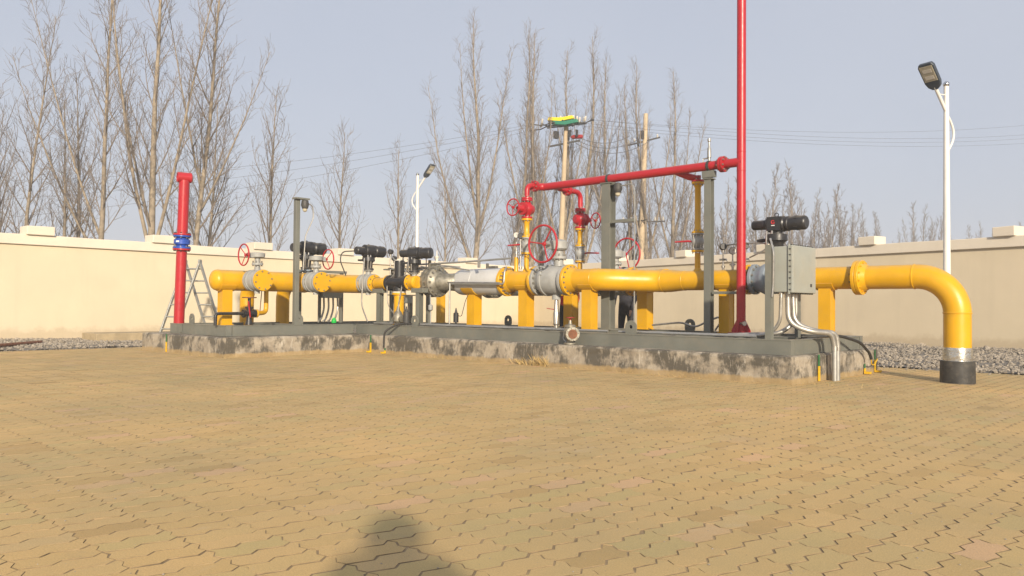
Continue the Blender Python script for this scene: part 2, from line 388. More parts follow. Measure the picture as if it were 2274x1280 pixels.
# ---- gravel strips between the paving and the walls
def gravel(name, label, corners, nst, seed, hfun):
    r = random.Random(seed); a, b, c, d = [V(p) for p in corners]
    NU, NV = 60, 22; vs, fs = [], []
    for i in range(NU + 1):
        for j in range(NV + 1):
            u, v = i / NU, j / NV; p = (a * (1 - u) + b * u) * (1 - v) + (d * (1 - u) + c * u) * v
            p.z = hfun(u, v) + r.gauss(0, .008); vs.append(p)
    for i in range(NU):
        for j in range(NV): q = i * (NV + 1) + j; fs.append((q, q + NV + 1, q + NV + 2, q + 1))
    mb = MB().add(vs, fs); bed = mb.build(name, 'stone2', kind='stuff'); tag(bed, label, 'gravel')
    st = MB(); ico = [Vector(p).normalized() for p in ((0, 0, 1), (.9, 0, .3), (.2, .9, .3), (-.8, .5, .3), (-.7, -.6, .3), (.3, -.9, .3), (0, 0, -1))]
    tri = [(0, 1, 2), (0, 2, 3), (0, 3, 4), (0, 4, 5), (0, 5, 1), (6, 2, 1), (6, 3, 2), (6, 4, 3), (6, 5, 4), (6, 1, 5)]
    for k in range(nst):
        u, v = r.random(), r.random()
        p = (a * (1 - u) + b * u) * (1 - v) + (d * (1 - u) + c * u) * v; p.z = hfun(u, v) + .006
        s0 = r.choice((.016, .022, .022, .028, .036)) * r.uniform(.8, 1.25)
        if r.random() < .004: s0 *= 2.6
        rot = Matrix.Rotation(r.uniform(0, 6.3), 3, 'Z') @ Matrix.Rotation(r.uniform(0, 3), 3, 'X')
        sc = Vector((s0 * r.uniform(.7, 1.5), s0, s0 * r.uniform(.5, .9)))
        st.add([p + rot @ Vector((q.x * sc.x, q.y * sc.y, q.z * sc.z)) for q in ico], tri)
    st.build('stones', 'stone', bed, smooth=False, kind='stuff')
gravel('gravel', 'grey gravel strip along the wall beside the lone concrete block', [(-16.92, -4, 0), (-16.92, 13.6, 0), (-20.7, 14, 0), (-20.0, -4, 0)], 13000, 3,
       lambda u, v: .01 + .05 * math.sin(min(1, v * 1.5) * 1.57) + .015 * math.sin(u * 40) * math.sin(v * 9))
gravel('gravel', 'grey gravel strip along the wall behind the black pipe sleeve', [(-16.8, 13.02, 0), (4.5, 13.02, 0), (4.5, 17.0, 0), (-16.8, 22.0, 0)], 26000, 4,
       lambda u, v: .01 + .07 * math.sin(min(1, v * 2.2) * 1.57) + .035 * math.sin(u * 55 + v * 3) * math.sin(v * 11 + 1) * min(1, v * 4))

# ---- boundary walls
LC = V(-21.25, 23.2, 0); LD = (LC - V(-20.3, 4.9, 0)).normalized(); RD = (V(-3.6, 18.95, 0) - LC).normalized()
def wall(label, start, d, length, inward, plist, pw):
    n = V(-d.y, d.x, 0) * inward                      # towards the yard
    t = thing('boundary_wall', label, 'wall', tuple(start))
    def slab(mb, s0, s1, off0, off1, z0, z1, jit=0, seg=1):
        r = random.Random(5); vs, fs = [], []
        K = max(1, int((s1 - s0) / seg))
        for i in range(K + 1):
            s_ = s0 + (s1 - s0) * i / K
            for o_, z_ in ((off0, z0), (off1, z0), (off1, z1), (off0, z1)):
                vs.append(start + d * s_ + n * (o_ + r.gauss(0, jit)) + Z * (z_ + (r.gauss(0, jit) if z_ == z1 else 0)))
        for i in range(K):
            for k in range(4): fs.append((i * 4 + k, i * 4 + (k + 1) % 4, i * 4 + 4 + (k + 1) % 4, i * 4 + 4 + k))
        fs += [(3, 2, 1, 0), (K * 4, K * 4 + 1, K * 4 + 2, K * 4 + 3)]
        return mb.add(vs, fs)
    slab(MB(), 0, length, -.2, 0, -.05, 2.21).build('wall_face', 'wall', t, smooth=False)
    slab(MB(), 0, length, -.26, .06, 2.2, 2.43, .004, .7).build('coping', 'coping', t, smooth=False, bevel=.012)
    for s_ in plist: slab(MB(), s_, s_ + pw, -.33, .13, 2.425, 2.635, .005, .6).build('pier_cap', 'coping', t, smooth=False, bevel=.015)
    return t
sL = LC - LD * 33.0
wall('long sunlit cream wall behind the ladder and the lone red standpipe', sL, LD, 33.0, -1, [33 - 18.32 + x for x in (-8.05, -5.2, -2.35, .5, 3.35, 6.2, 9.08, 11.9, 14.72)], .58)
wall('shaded cream wall running behind the yellow elbow and the taller lamp post', LC + RD * .1, RD, 26.0, -1, [2.02, 5.1, 8.2, 11.3, 14.38, 17.47, 20.55], .44)

# ---- concrete plinth (L shaped)
def plinth():
    poly = [(-15.95, 6.3), (-12.6, 6.3), (-12.6, 9.1), (-4.1, 9.1), (-4.1, 11.95), (-15.95, 11.95)]
    r = random.Random(11); ring = []
    for i in range(len(poly)):
        a = V(*poly[i], 0); b = V(*poly[(i + 1) % len(poly)], 0); K = max(2, int((b - a).length / .16)); dd = (b - a).normalized(); nn = V(dd.y, -dd.x, 0)
        for k in range(K):
            p = a + (b - a) * k / K
            if k: p += nn * r.gauss(0, .007)
            ring.append((p, nn if k else V(0, 0, 0)))
    n = len(ring); lev = [(-.03, .006), (.05, .004), (.14, 0), (.23, 0), (.30, .0), (.322, -.012), (.332, -.035)]
    vs, fs = [], []
    for z_, off in lev:
        for p, nn in ring:
            q = p + nn * (off + r.gauss(0, .004)); q.z = z_ + (r.gauss(0, .0045) if z_ > .2 else 0); vs.append(q)
    for i in range(len(lev) - 1):
        for k in range(n): fs.append((i * n + k, i * n + (k + 1) % n, (i + 1) * n + (k + 1) % n, (i + 1) * n + k))
    fs.append(tuple(range((len(lev) - 1) * n, len(lev) * n)))
    o = MB().add(vs, fs).build('concrete_plinth', 'concrete', smooth=False)
    tag(o, 'weathered stained concrete plinth carrying the grey steel pipe skid', 'plinth')
plinth()
def block():
    mb = MB(); mb.prism([(-19.25, 6.28), (-18.42, 6.3), (-18.6, 9.4), (-19.4, 9.4)], (0, 0, -.02), X, Y, Z, .25)
    tag(mb.build('concrete_block', 'tan', smooth=False, bevel=.015), 'low brown concrete footing block lying on gravel by the wall', 'footing')
block()
o = MB().tube([(-15.6, 2.1, .075), (-17.4, 4.2, .08), (-18.3, 5.2, .085)], .035, 10).build('rusty_pipe', 'rust')
tag(o, 'rusty brown pipe lying on the gravel before the wall', 'pipe')

# ================================================================== STEEL SKID
ZT = .52
def beam(mb, a, b, w=.1, z0=.334, z1=ZT):
    """I-section seen as web between flanges"""
    a = V(*a, 0); b = V(*b, 0); d = (b - a).normalized(); L = (b - a).length; c = (a + b) / 2; n = V(-d.y, d.x, 0); ax = (d, n, Z)
    mb.box(c + Z * (z1 - .006), (L, w, .012), axes=ax); mb.box(c + Z * (z0 + .006), (L, w, .012), axes=ax)
    mb.box(c + Z * ((z0 + z1) / 2), (L - .004, w - .012, z1 - z0 - .024), axes=ax)
sk = thing('pipe_skid_frame', 'short grey steel skid frame under the round-capped yellow header', 'skid frame', (-14.3, 8, .33))
for a, b in (((-15.45, 6.68), (-13.18, 6.68)), ((-13.24, 6.745), (-13.24, 9.29)), ((-15.39, 6.745), (-15.39, 11.6)), ((-15.33, 8.3), (-13.3, 8.3)), ((-15.33, 11.66), (-13.3, 11.66))):
    m_ = MB(); beam(m_, a, b, .12); m_.build('beam', 'frame', sk, False)
MB().box((-14.95, 6.617, .43), (.10, .006, .15)).build('web_slot', 'frame', sk, False)
sm = thing('pipe_skid_frame', 'long grey steel skid frame under the ball valves and junction box', 'skid frame', (-8.7, 10.5, .33))
for a, b in (((-13.18, 9.41), (-4.22, 9.41)), ((-13.18, 11.66), (-4.22, 11.66)), ((-4.28, 9.475), (-4.28, 11.595)), ((-13.12, 9.475), (-13.12, 11.595)),
             ((-10.9, 9.475), (-10.9, 11.595)), ((-9.5, 9.475), (-9.5, 11.595)), ((-8.1, 9.475), (-8.1, 11.595)), ((-6.1, 9.475), (-6.1, 11.595)), ((-4.34, 10.4), (-6.04, 10.4)), ((-6.16, 10.8), (-8.04, 10.8))):
    m_ = MB(); beam(m_, a, b, .12); m_.build('beam', 'frame', sm, False)
def lug(parent, p, d, s=1.0):
    """rounded lifting lug with a hole, plate along d"""
    d = V(d); h = .1 * s; w = .095 * s; pts = []; n = 18
    outer = [(-w, 0), (w, 0)] + [(w * math.cos(a), h + w * math.sin(a)) for a in [math.pi * i / n for i in range(n + 1)]]
    m_ = MB(); o = V(p); rr = .03 * s; az = d.cross(Z); t = .022
    # plate with hole: ring of quads between hole circle and outline
    K = 28; hole = [(rr * math.cos(2 * math.pi * k / K), h + rr * math.sin(2 * math.pi * k / K)) for k in range(K)]
    def out(k):
        a = 2 * math.pi * k / K; c, s_ = math.cos(a), math.sin(a)
        if s_ >= 0: return (w * c, h + w * s_)
        tt = min(w / abs(c) if abs(c) > 1e-6 else 9, h / -s_); return (tt * c, h + tt * s_)
    ou = [out(k) for k in range(K)]; vs, fs = [], []
    for side in (-t / 2, t / 2):
        for q in (ou, hole): vs += [o + d * u + Z * v + az * side for u, v in q]
    for k in range(K):
        k2 = (k + 1) % K
        fs += [(k, k2, K + k2, K + k), (2 * K + k2, 2 * K + k, 3 * K + k, 3 * K + k2), (k2, k, 2 * K + k, 2 * K + k2), (K + k, K + k2, 3 * K + k2, 3 * K + k)]
    m_.add(vs, fs).build('lifting_lug', 'frame', parent, True)
lug(sk, (-14.72, 6.72, ZT), X); lug(sk, (-13.24, 8.09, ZT), Y * -1); lug(sm, (-11.45, 9.43, ZT), X); lug(sm, (-6.62, 9.43, ZT), X); lug(sm, (-7.0, 11.66, ZT), X); lug(sm, (-11.2, 11.66, ZT), X)

# ---- yellow pipe supports
def support(label, x, y, zpipe, r, w=.17, along='X', mat='yellow', group='yellow pipe supports'):
    t = thing('pipe_support', label, 'pipe support', (x, y, ZT), group)
    post = MB(); zt = zpipe - r * .72
    # H section
    ax = (X, Y, Z) if along == 'X' else (Y, X * -1, Z)
    hgt = zt - ZT; c = V(x, y, ZT + hgt / 2)
    post.box(c - ax[1] * (w / 2 - .006), (w, .012, hgt), axes=ax); post.box(c + ax[1] * (w / 2 - .006), (w, .012, hgt), axes=ax); post.box(c, (.012, w - .024, hgt), axes=ax)
    post.box(c - ax[0] * (w / 2 - .012), (.010, w - .028, hgt - .004), axes=ax); post.box(c + ax[0] * (w / 2 - .012), (.010, w - .028, hgt - .004), axes=ax)
    post.build('post', mat, t, False)
    MB().box((x, y, ZT + .006), (w + .03, w + .03, .012)).build('base_plate', mat, t, False)
    sad = MB(); vs, fs = [], []; K = 12; L = w * 1.5
    d = ax[0]; e = ax[1]
    for s_ in (-L / 2, L / 2):
        for k in range(K + 1):
            a = R(-62 + 124 * k / K)
            for rr in (r + .001, r + .014): vs.append(V(x, y, zpipe) + d * s_ + e * (rr * math.sin(a)) - Z * (rr * math.cos(a)))
    n2 = 2 * (K + 1)
    for k in range(K):
        fs += [(2 * k, 2 * k + 2, n2 + 2 * k + 2, n2 + 2 * k), (2 * k + 1, n2 + 2 * k + 1, n2 + 2 * k + 3, 2 * k + 3), (2 * k, 2 * k + 1, 2 * k + 3, 2 * k + 2), (n2 + 2 * k, n2 + 2 * k + 2, n2 + 2 * k + 3, n2 + 2 * k + 1)]
    fs += [(0, n2, n2 + 1, 1), (2 * K, 2 * K + 1, n2 + 2 * K + 1, n2 + 2 * K)]
    sad.add(vs, fs).build('saddle', mat, t, True)
    return t
ZA = 1.35; ZR = 1.33; ZH = 1.33; RP = .18; RR = .155
support('yellow support under the round cap of the short header', -13.7, 6.86, ZH, .187, .19, 'Y')
support('yellow support under the silver filter vessel', -10.88, 10.4, ZA, .245, .2)
support('yellow support under the spool holding the pressure gauge', -9.55, 10.4, ZA, RP, .2)
support('yellow support just past the big grey ball valve', -8.13, 10.4, ZA, RP, .19)
support('yellow support of the rear pipe, behind the red-jacketed person', -9.51, 11.6, ZA, RP, .2)
support('yellow support of the rear pipe, beside the dark-jacketed person', -7.85, 11.6, ZA, RP, .2)
support('yellow support of the rear pipe, seen past the dirty steel closure', -13.2, 11.6, ZA, .11, .14)
support('yellow support behind the tall red vent riser', -6.0, 11.05, ZR, RR, .17)
support('yellow support right of the junction box, last before the big elbow', -4.47, 11.05, ZR, RR, .17)

# ================================================================== PIPE FITTINGS
def flange(t, c, d, r, th, mat, bolts=12, bolt='bolt', hub=None, br=.0, name='flange', bl=None, both=True):
    """flange disc centred at c, normal d, with a ring of studs; hub=(length, radius) adds a weld neck on the +d side"""
    d = V(d).normalized(); c = V(c)
    pr = [(-th / 2, r * .985), (-th / 2 + .004, r), (th / 2 - .004, r), (th / 2, r * .985)]
    if hub: pr += [(th / 2, hub[1] * 1.22), (th / 2 + hub[0], hub[1] * 1.004)]
    f = MB().lathe(c, d, pr, 32).build(name, mat, t)
    br = br or r * .085
    b = MB(); Lb = bl or th + .05
    b.bolts(c, d, r * .84, br * .62, Lb, bolts, .2, 6)
    if both: b.bolts(c - d * (th / 2 + .008), d, r * .84, br, .02, bolts, .2)
    b.bolts(c + d * (th / 2 + .008), d, r * .84, br, .02, bolts, .2)
    b.build('studs', bolt, f, False, kind='stuff'); return f
def handwheel(t, c, nrm, r, mat='red', tube=.016, spokes=3, hub=.04, a0=.2, dish=.04):
    c = V(c); x, y, z = basis(nrm); w = MB().torus(c, z, r, tube, 44, 10).build('handwheel', mat, t)
    s_ = MB()
    for k in range(spokes):
        a = a0 + 2 * math.pi * k / spokes; s_.tube([c - z * dish, c - z * dish * .4 + (x * math.cos(a) + y * math.sin(a)) * r * .55, c + (x * math.cos(a) + y * math.sin(a)) * r], tube * .62, 8)
    s_.build('spokes', mat, w); MB().lathe(c - z * (dish + .03), z, [(0, hub * .8), (.03, hub), (.05, hub * .7)], 14).build('hub', mat, w)
    return w
def actuator(t, c, d, s=1.0, mark=None, k=1.0):
    """black electric valve actuator, long axis d, centre of its gear case at c"""
    d = V(d).normalized(); c = V(c); side = Z.cross(d).normalized()
    a = MB()
    a.lathe(c - d * .14 * s, d, [(0, .1 * s * k), (.02 * s, .115 * s * k), (.26 * s, .115 * s * k), (.28 * s, .1 * s * k)], 20)
    a.box(c + Z * .0, (.2 * s, .24 * s, .2 * s), axes=(d, side, Z))
    a.lathe(c + d * .12 * s, d, [(0, .085 * s * k), (.05 * s, .11 * s * k), (.07 * s, .11 * s * k), (.08 * s, .1 * s * k), (.3 * s, .103 * s * k), (.32 * s, .093 * s * k), (.33 * s, .08 * s * k)], 20)
    body = a.build('actuator', 'black', t)
    b = MB(); b.lathe(c - d * .12 * s, d * -1, [(0, .08 * s * k), (.03 * s, .09 * s * k), (.04 * s, .072 * s * k), (.23 * s, .072 * s * k), (.25 * s, .06 * s * k)], 18); b.build('terminal_cover', 'black', body)
    f = MB()
    for q_ in range(10):
        an = 2 * math.pi * q_ / 10; f.box(c + d * .31 * s + (side * math.cos(an) + Z * math.sin(an)) * .098 * s * k, (.05 * s, .012 * s, .02 * s), axes=(d, side * -math.sin(an) + Z * math.cos(an), side * math.cos(an) + Z * math.sin(an)))
    f.build('cover_screws', 'black', body, False, kind='stuff')
    g = MB(); g.lathe(c - Z * .09 * s, Z * -1, [(0, .085 * s), (.05 * s, .085 * s), (.06 * s, .15 * s), (.15 * s, .155 * s), (.17 * s, .12 * s), (.2 * s, .1 * s), (.32 * s, .095 * s), (.33 * s, .13 * s), (.36 * s, .13 * s)], 24)
    g.build('gearbox', 'black', body)
    h = MB(); h.tube([c - Z * .22 * s - d * .05 * s, c - Z * .23 * s - d * .30 * s], [.035 * s, .022 * s], 10); h.build('hand_lever', 'black', body)
    MB().torus(c + Z * .135 * s, side, .028 * s, .007 * s, 16, 6).build('lifting_eye', 'black', body)
    w = MB()
    for q_ in (-.1, -.02): w.tube(route([c + d * q_ * s - side * .1 * s - Z * .08 * s, c + d * q_ * s - side * .12 * s - Z * .25 * s, c + d * q_ * s - side * .10 * s - Z * .45 * s], .05), .016 * s, 8)
    w.build('cable_glands', 'stainless', body)
    if mark:
        q = c + V(mark) * .1215 * s
        e = V(mark).cross(Z).normalized()
        pts = [(.9 * math.cos(a), .9 * math.sin(a)) for a in [R(x) for x in range(50, 340, 20)]]
        m_ = MB()
        for i in range(len(pts) - 1):
            p0, p1 = pts[i], pts[i + 1]; m_.tube([q + (e * -p0[0] + Z * p0[1]) * .028 * s + Z * .02 * s, q + (e * -p1[0] + Z * p1[1]) * .028 * s + Z * .02 * s], .006 * s, 6)
        m_.box(q + Z * .018 * s - e * .012 * s, (.028 * s, .008 * s, .009 * s), axes=(e, V(mark), Z)); m_.build('red_emblem', 'logo_red', body)
        MB().box(q - Z * .028 * s, (.05 * s, .006 * s, .012 * s), axes=(e, V(mark), Z)).build('white_lettering', 'logo_white', body, False)
    return body
def ball_valve(t, c, d, r, L, mat='valve', fl=True, nb=12):
    """cast body with end flanges, axis d"""
    d = V(d).normalized(); c = V(c); h = L / 2
    MB().lathe(c - d * h * .82, d, [(0, r * .78), (.06 * L, r * .8), (.16 * L, r * .97), (.2 * L, r * 1.03), (.27 * L, r * 1.03), (.28 * L, r * .97), (.6 * L, r * .97), (.66 * L, r * .93), (.76 * L, r * .8), (.82 * L, r * .78)], 36).build('body', mat, t)
    if fl:
        flange(t, c - d * h * .9, d, r, .05, mat, nb, both=False); flange(t, c + d * h * .9, d, r, .05, mat, nb, both=False)
def stem(t, base, h, rn, rf, mat='valve'):
    b = V(base)
    m_ = MB().lathe(b, Z, [(0, rn), (h * .45, rn * .9), (h * .45, rf), (h * .6, rf), (h * .6, rn * .95), (h, rn * .9)], 20); o = m_.build('bonnet', mat, t)
    MB().bolts(b + Z * h * .56, Z, rf * .82, .011, h * .4, 8).build('studs', 'bolt', o, False, kind='stuff'); return o

# ================================================================== LEFT HEADER
t = thing('pipe_header', 'round-capped yellow header pipe with two blanked valve branches', 'pipe', (-13.7, 6.6, ZT))
p = MB(); K = 8
p.lathe((-13.7, 6.58, ZH), Y, [(.187 * .62 * (1 - math.cos(a)), .187 * math.sin(a) + .001) for a in [math.pi / 2 * i / K for i in range(K + 1)]] + [(.135, .1905), (.15, .1905), (.155, .187), (3.55, .187)], 36); p.build('pipe', 'yellow', t)
for y_ in (7.24, 8.46, 9.74): MB().cyl((-13.62, y_, ZH), (-13.42, y_, ZH), .15, n=28).build('branch', 'yellow', t)
def branch_valve(label, y_, wy):
    t = thing('ball_valve', label, 'valve', (-13.3, y_, ZT), 'blanked hand valves on the header')
    c = V(-13.25, y_, ZH); ball_valve(t, c, X, .195, .36)
    flange(t, c + X * .21, X, .19, .035, 'yellow', 8, br=.015, name='blind_flange', both=False); flange(t, c - X * .215, X, .19, .03, 'yellow', 8, both=False, name='branch_flange')
    stem(t, c + Z * .17, .24, .055, .1); MB().cyl(c - Z * .17, c - Z * .24, .05, n=14).build('drain_nipple', 'valve', t)
    g = MB(); g.lathe(c + Z * .40, Z, [(0, .07), (.02, .13), (.09, .135), (.1, .11)], 20); g.box(c + Z * .45 + Y * wy * .09, (.12, .18, .085)); gb = g.build('gearbox', 'valve', t)
    MB().cyl(c + Z * .45 + Y * wy * .16, c + Z * .45 + Y * wy * .24, .014).build('shaft', 'bolt', gb)
    handwheel(t, c + Z * .45 + Y * wy * .27, Y * wy, .19, 'red', .013, 3, .03)
branch_valve('grey blanked valve with red handwheel, nearest the header cap', 7.24, -1)
branch_valve('grey blanked valve with red handwheel beside the grey lamp post', 8.46, 1)
# actuated valve, third branch
t = thing('ball_valve', 'grey valve under a black actuator at the head of the meter run', 'valve', (-13.3, 9.76, ZT))
c = V(-13.35, 9.76, ZA - .01); ball_valve(t, c, X, .19, .36); stem(t, c + Z * .17, .2, .06, .1)
flange(t, c + X * .215, X, .175, .04, 'yellow', 8, hub=(.06, .11)); actuator(t, c + Z * .66, Y, .85, k=1.35); MB().cyl(c - Z * .17, c - Z * .24, .05, n=14).build('drain_nipple', 'valve', t)
# downcomers behind the header, one with an actuated valve
for y_, lab in ((8.2, 'yellow downcomer bending to the ground behind the black blowdown valve'), (9.03, 'yellow downcomer bending to the ground below the rear actuator')):
    t = thing('downcomer_pipe', lab, 'pipe', (-15.4, y_, .33))
    MB().tube([(-15.42, y_, .334), (-15.42, y_, .9)] + arc((-15.42, y_, 1.33), Z, X, .34, 10) + [(-14.83 if y_ > 9 else -13.84, y_, 1.33)], .142, 28).build('pipe', 'yellow', t)
    MB().lathe((-15.42, y_, .334), Z, [(0, .16), (.02, .16), (.025, .146), (.05, .146)], 28).build('collar', 'yellow', t)
t = thing('ball_valve', 'blue-grey valve under a black actuator behind the header', 'valve', (-14.5, 9.03, ZT))
c = V(-14.5, 9.03, ZH); ball_valve(t, c, X, .18, .5, 'bluegrey'); stem(t, c + Z * .16, .22, .07, .12, 'bluegrey'); actuator(t, c + Z * .74, Y, .95, k=1.3)
# black blowdown line with small yellow elbow
t = thing('blowdown_valve', 'small black blowdown valve with flat wheel below the header', 'valve', (-13.45, 7.2, ZT))
MB().tube(route([(-13.45, 6.56, ZT), (-13.45, 6.56, .73), (-13.45, 7.08, .73)], .07), .028, 12).build('drain_pipe', 'black', t)
vb = MB(); vb.lathe((-13.45, 7.08, .73), Y, [(0, .075), (.03, .075), (.03, .05), (.12, .06), (.21, .05), (.21, .075), (.24, .075)], 20); vb.lathe((-13.45, 7.2, .73), Z, [(0, .05), (.09, .05), (.09, .075), (.12, .075), (.12, .03), (.28, .028)], 18); vb.lathe((-13.45, 7.2, .60), Z, [(-.075, .07), (.0, .05), (.13, .05)], 14); vb.build('body', 'black', t)
handwheel(t, (-13.45, 7.2, 1.02), Z, .12, 'rust', .010, 4, .022, dish=.01)
MB().tube([(-13.35, 7.17, .66), (-13.33, 7.12, .95)], .012, 8).build('red_handle', 'red', t)
t = thing('bypass_pipe', 'thin yellow elbow pipe dropping from the header to the blowdown valve', 'pipe', (-13.45, 7.6, ZT))
MB().tube(route([(-13.6, 7.62, 1.2), (-13.6, 7.62, .75), (-13.45, 7.36, .73)], .1), .042, 16).build('pipe', 'yellow', t)
flange(t, (-13.45, 7.345, .73), Y, .075, .03, 'yellow', 4, br=.009)
MB().tube([(-13.52, 7.45, .74), (-13.64, 7.55, 1.17)], .009, 6).build('stay', 'rust', t)

# ================================================================== METER RUN
t = thing('meter_run_pipe', 'thin yellow pipe run either side of the black gas meter', 'pipe', (-12.6, 9.76, ZT)); ym = 9.76; zm = ZA - .01
MB().cyl((-13.08, ym, zm), (-12.66, ym, zm), .11, n=28).build('pipe', 'yellow', t); MB().cyl((-13.075, ym, zm), (-13.06, ym, zm), .118, n=28).build('band', 'black', t)
flange(t, (-12.68, ym, zm), X * -1, .155, .03, 'yellow', 8)
flange(t, (-11.99, ym, zm), X, .155, .035, 'yellow', 8, hub=(.05, .1)); MB().tube([(-11.95, ym, zm), (-11.78, ym + .02, zm)], .1, 24).build('pipe', 'yellow', t)
MB().lathe((-12.34, ym, ZT), Z, [(0, .12), (.02, .12), (.02, .1), (zm - .24 - ZT, .1), (zm - .235 - ZT, .14), (zm - .2 - ZT, .14)], 24).build('riser_leg', 'yellow', t)
t = thing('gas_meter', 'black turbine gas meter between yellow flanges', 'gas meter', (-12.34, ym, ZT))
m_ = MB(); m_.lathe((-12.65, ym, zm), X, [(0, .155), (.05, .155), (.055, .12), (.12, .13), (.5, .13), (.565, .12), (.57, .155), (.62, .155)], 28); m_.lathe((-12.34, ym, zm), Z * -1, [(0, .11), (.14, .115), (.145, .14), (.17, .14)], 24); body = m_.build('body', 'black', t)
MB().bolts((-12.655, ym, zm), X, .13, .014, .03, 8).build('studs', 'stainless', body, False, kind='stuff')
MB().lathe((-12.34, ym, zm + .1), Z, [(0, .1), (.08, .1), (.08, .095), (.30, .095), (.30, .09), (.33, .085)], 22).build('index_head', 'black', t)
MB().lathe((-12.34, ym, zm + .432), Z, [(0, .09), (.015, .09)], 22).build('top_rim', 'white', t)
MB().lathe((-12.34, ym, zm - .195), Z, [(0, .135), (.02, .135)], 22).build('base_ring', 'porcelain', t)
t = thing('ball_valve', 'small valve under a black actuator between meter and filter', 'valve', (-11.88, ym, ZT))
c = V(-11.88, ym, zm); MB().lathe(c - X * .1, X, [(0, .11), (.03, .13), (.17, .13), (.2, .11)], 22).build('body', 'yellow', t); stem(t, c + Z * .1, .16, .05, .08); actuator(t, c + Z * .56, (.93, .37, 0), .82, k=1.25)
for x_, lab in ((-12.95, 'grey post carrying the meter run beside the earth straps'), (-11.72, 'grey post under the small actuated valve')):
    t = thing('pipe_support', lab, 'pipe support', (x_, ym, ZT), 'grey meter run supports')
    m_ = MB(); hh = zm - .2 - ZT
    m_.box((x_, ym, ZT + hh / 2), (.1, .008, hh)); m_.box((x_, ym - .05, ZT + hh / 2), (.1, .01, hh)); m_.box((x_, ym + .05, ZT + hh / 2), (.1, .01, hh)); m_.build('post', 'frame', t, False)
    MB().box((x_, ym, zm - .155), (.34, .14, .085)).build('cradle', 'frame', t, False, .004)

# ================================================================== FRONT FILTER RUN
def vessel(label1, label2, y_, x0, x1, loop):
    t = thing('filter_vessel', label1, 'vessel', (x0, y_, ZT)); r = .245
    MB().lathe((x0 - .12, y_, ZA), X, [(0, .1), (.02, .15), (.07, .205), (.14, r * .97), (.2, r), (x1 - x0 + .1, r), (x1 - x0 + .11, r * .985)], 40).build('shell', 'silver', t)
    MB().lathe((x0 + .45, y_, ZA), X, [(0, r + .001), (.004, r + .005), (.024, r + .005), (.028, r + .001)], 40, False, False).build('seam', 'silver', t)
    cy = 10.1 if loop else y_; cx = x0 - .02 if loop else x0
    c_ = thing('quick_closure', label2, 'closure', (cx - .3, cy, ZT))
    m_ = MB(); m_.lathe((cx - .58, cy, ZA), X, [(0, .2), (.03, .26), (.06, .29), (.13, .29), (.14, .2), (.2, .2), (.21, .29), (.29, .29), (.33, .2), (.37, .17)], 36); b = m_.build('flange_pair', 'steel', c_)
    MB().bolts((cx - .41, cy, ZA), X, .25, .02, .34, 16).build('studs', 'bolt', b, False, kind='stuff')
    m_ = MB(); m_.box((cx - .41, cy, ZA + .33), (.26, .1, .08)); m_.box((cx - .5, cy - .05, ZA + .36), (.05, .05, .14)); m_.build('clamp', 'steel', c_, False, .01)
    if loop: MB().tube([(cx - .24, cy, ZA), (cx - .15, cy + .02, ZA), (cx - .06, cy + .14, ZA), (cx + .05, cy + .26, ZA)], [.17, .165, .165, .18], 24).build('neck', 'steel', c_)
    return t
vessel('silver filter vessel with a tracing tube loop along its flank', 'big dirty steel flanged closure on the front filter vessel', 10.4, -11.25, -10.07, True)
vessel('rear silver filter vessel half hidden behind the front one', 'rear dirty steel flanged closure seen below the front vessel', 11.6, -11.2, -9.75, False)
# tubes round the vessel
t = thing('impulse_tubing', 'thin grey tube loop running along the silver vessel', 'tubing', (-11.2, 10.0, ZT))
MB().tube(route([(-12.0, 10.08, 1.6), (-12.62, 10.03, 1.57), (-12.62, 10.0, 1.32), (-11.7, 10.08, 1.32), (-9.82, 10.1, 1.29), (-9.82, 10.12, 1.52), (-9.85, 10.2, 1.6)], .06), .017, 10).build('tube', 'galv', t)
MB().tube([(-11.6, 10.06, 1.345), (-10.6, 10.08, 1.33), (-9.9, 10.09, 1.315)], .012, 8).build('tracing_tube', 'stainless', t)
t = thing('cable_rail', 'grey conduit rail carried above the silver vessel', 'conduit', (-11, 10.05, ZT))
MB().tube([(-12.45, 10.05, 1.70), (-11.0, 10.05, 1.71), (-10.4, 10.05, 1.72), (-9.6, 10.05, 1.74)], .018, 10).build('tube', 'galv', t)
MB().box((-10.4, 10.05, 1.66), (.04, .04, .13)).build('bracket', 'galv', t, False); MB().tube([(-12.3, 10.12, 1.64), (-11.3, 10.14, 1.64), (-10.8, 10.2, 1.56)], .014, 8).build('tube', 'galv', t)
t = thing('conduit_post', 'slim grey post standing before the dirty steel closure', 'post', (-11.13, 10.0, ZT))
MB().cyl((-11.13, 10.0, ZT), (-11.13, 10.0, 1.32), .016, n=10).build('tube', 'galv', t); MB().box((-11.13, 10.0, ZT + .008), (.08, .08, .014)).build('foot', 'galv', t, False)

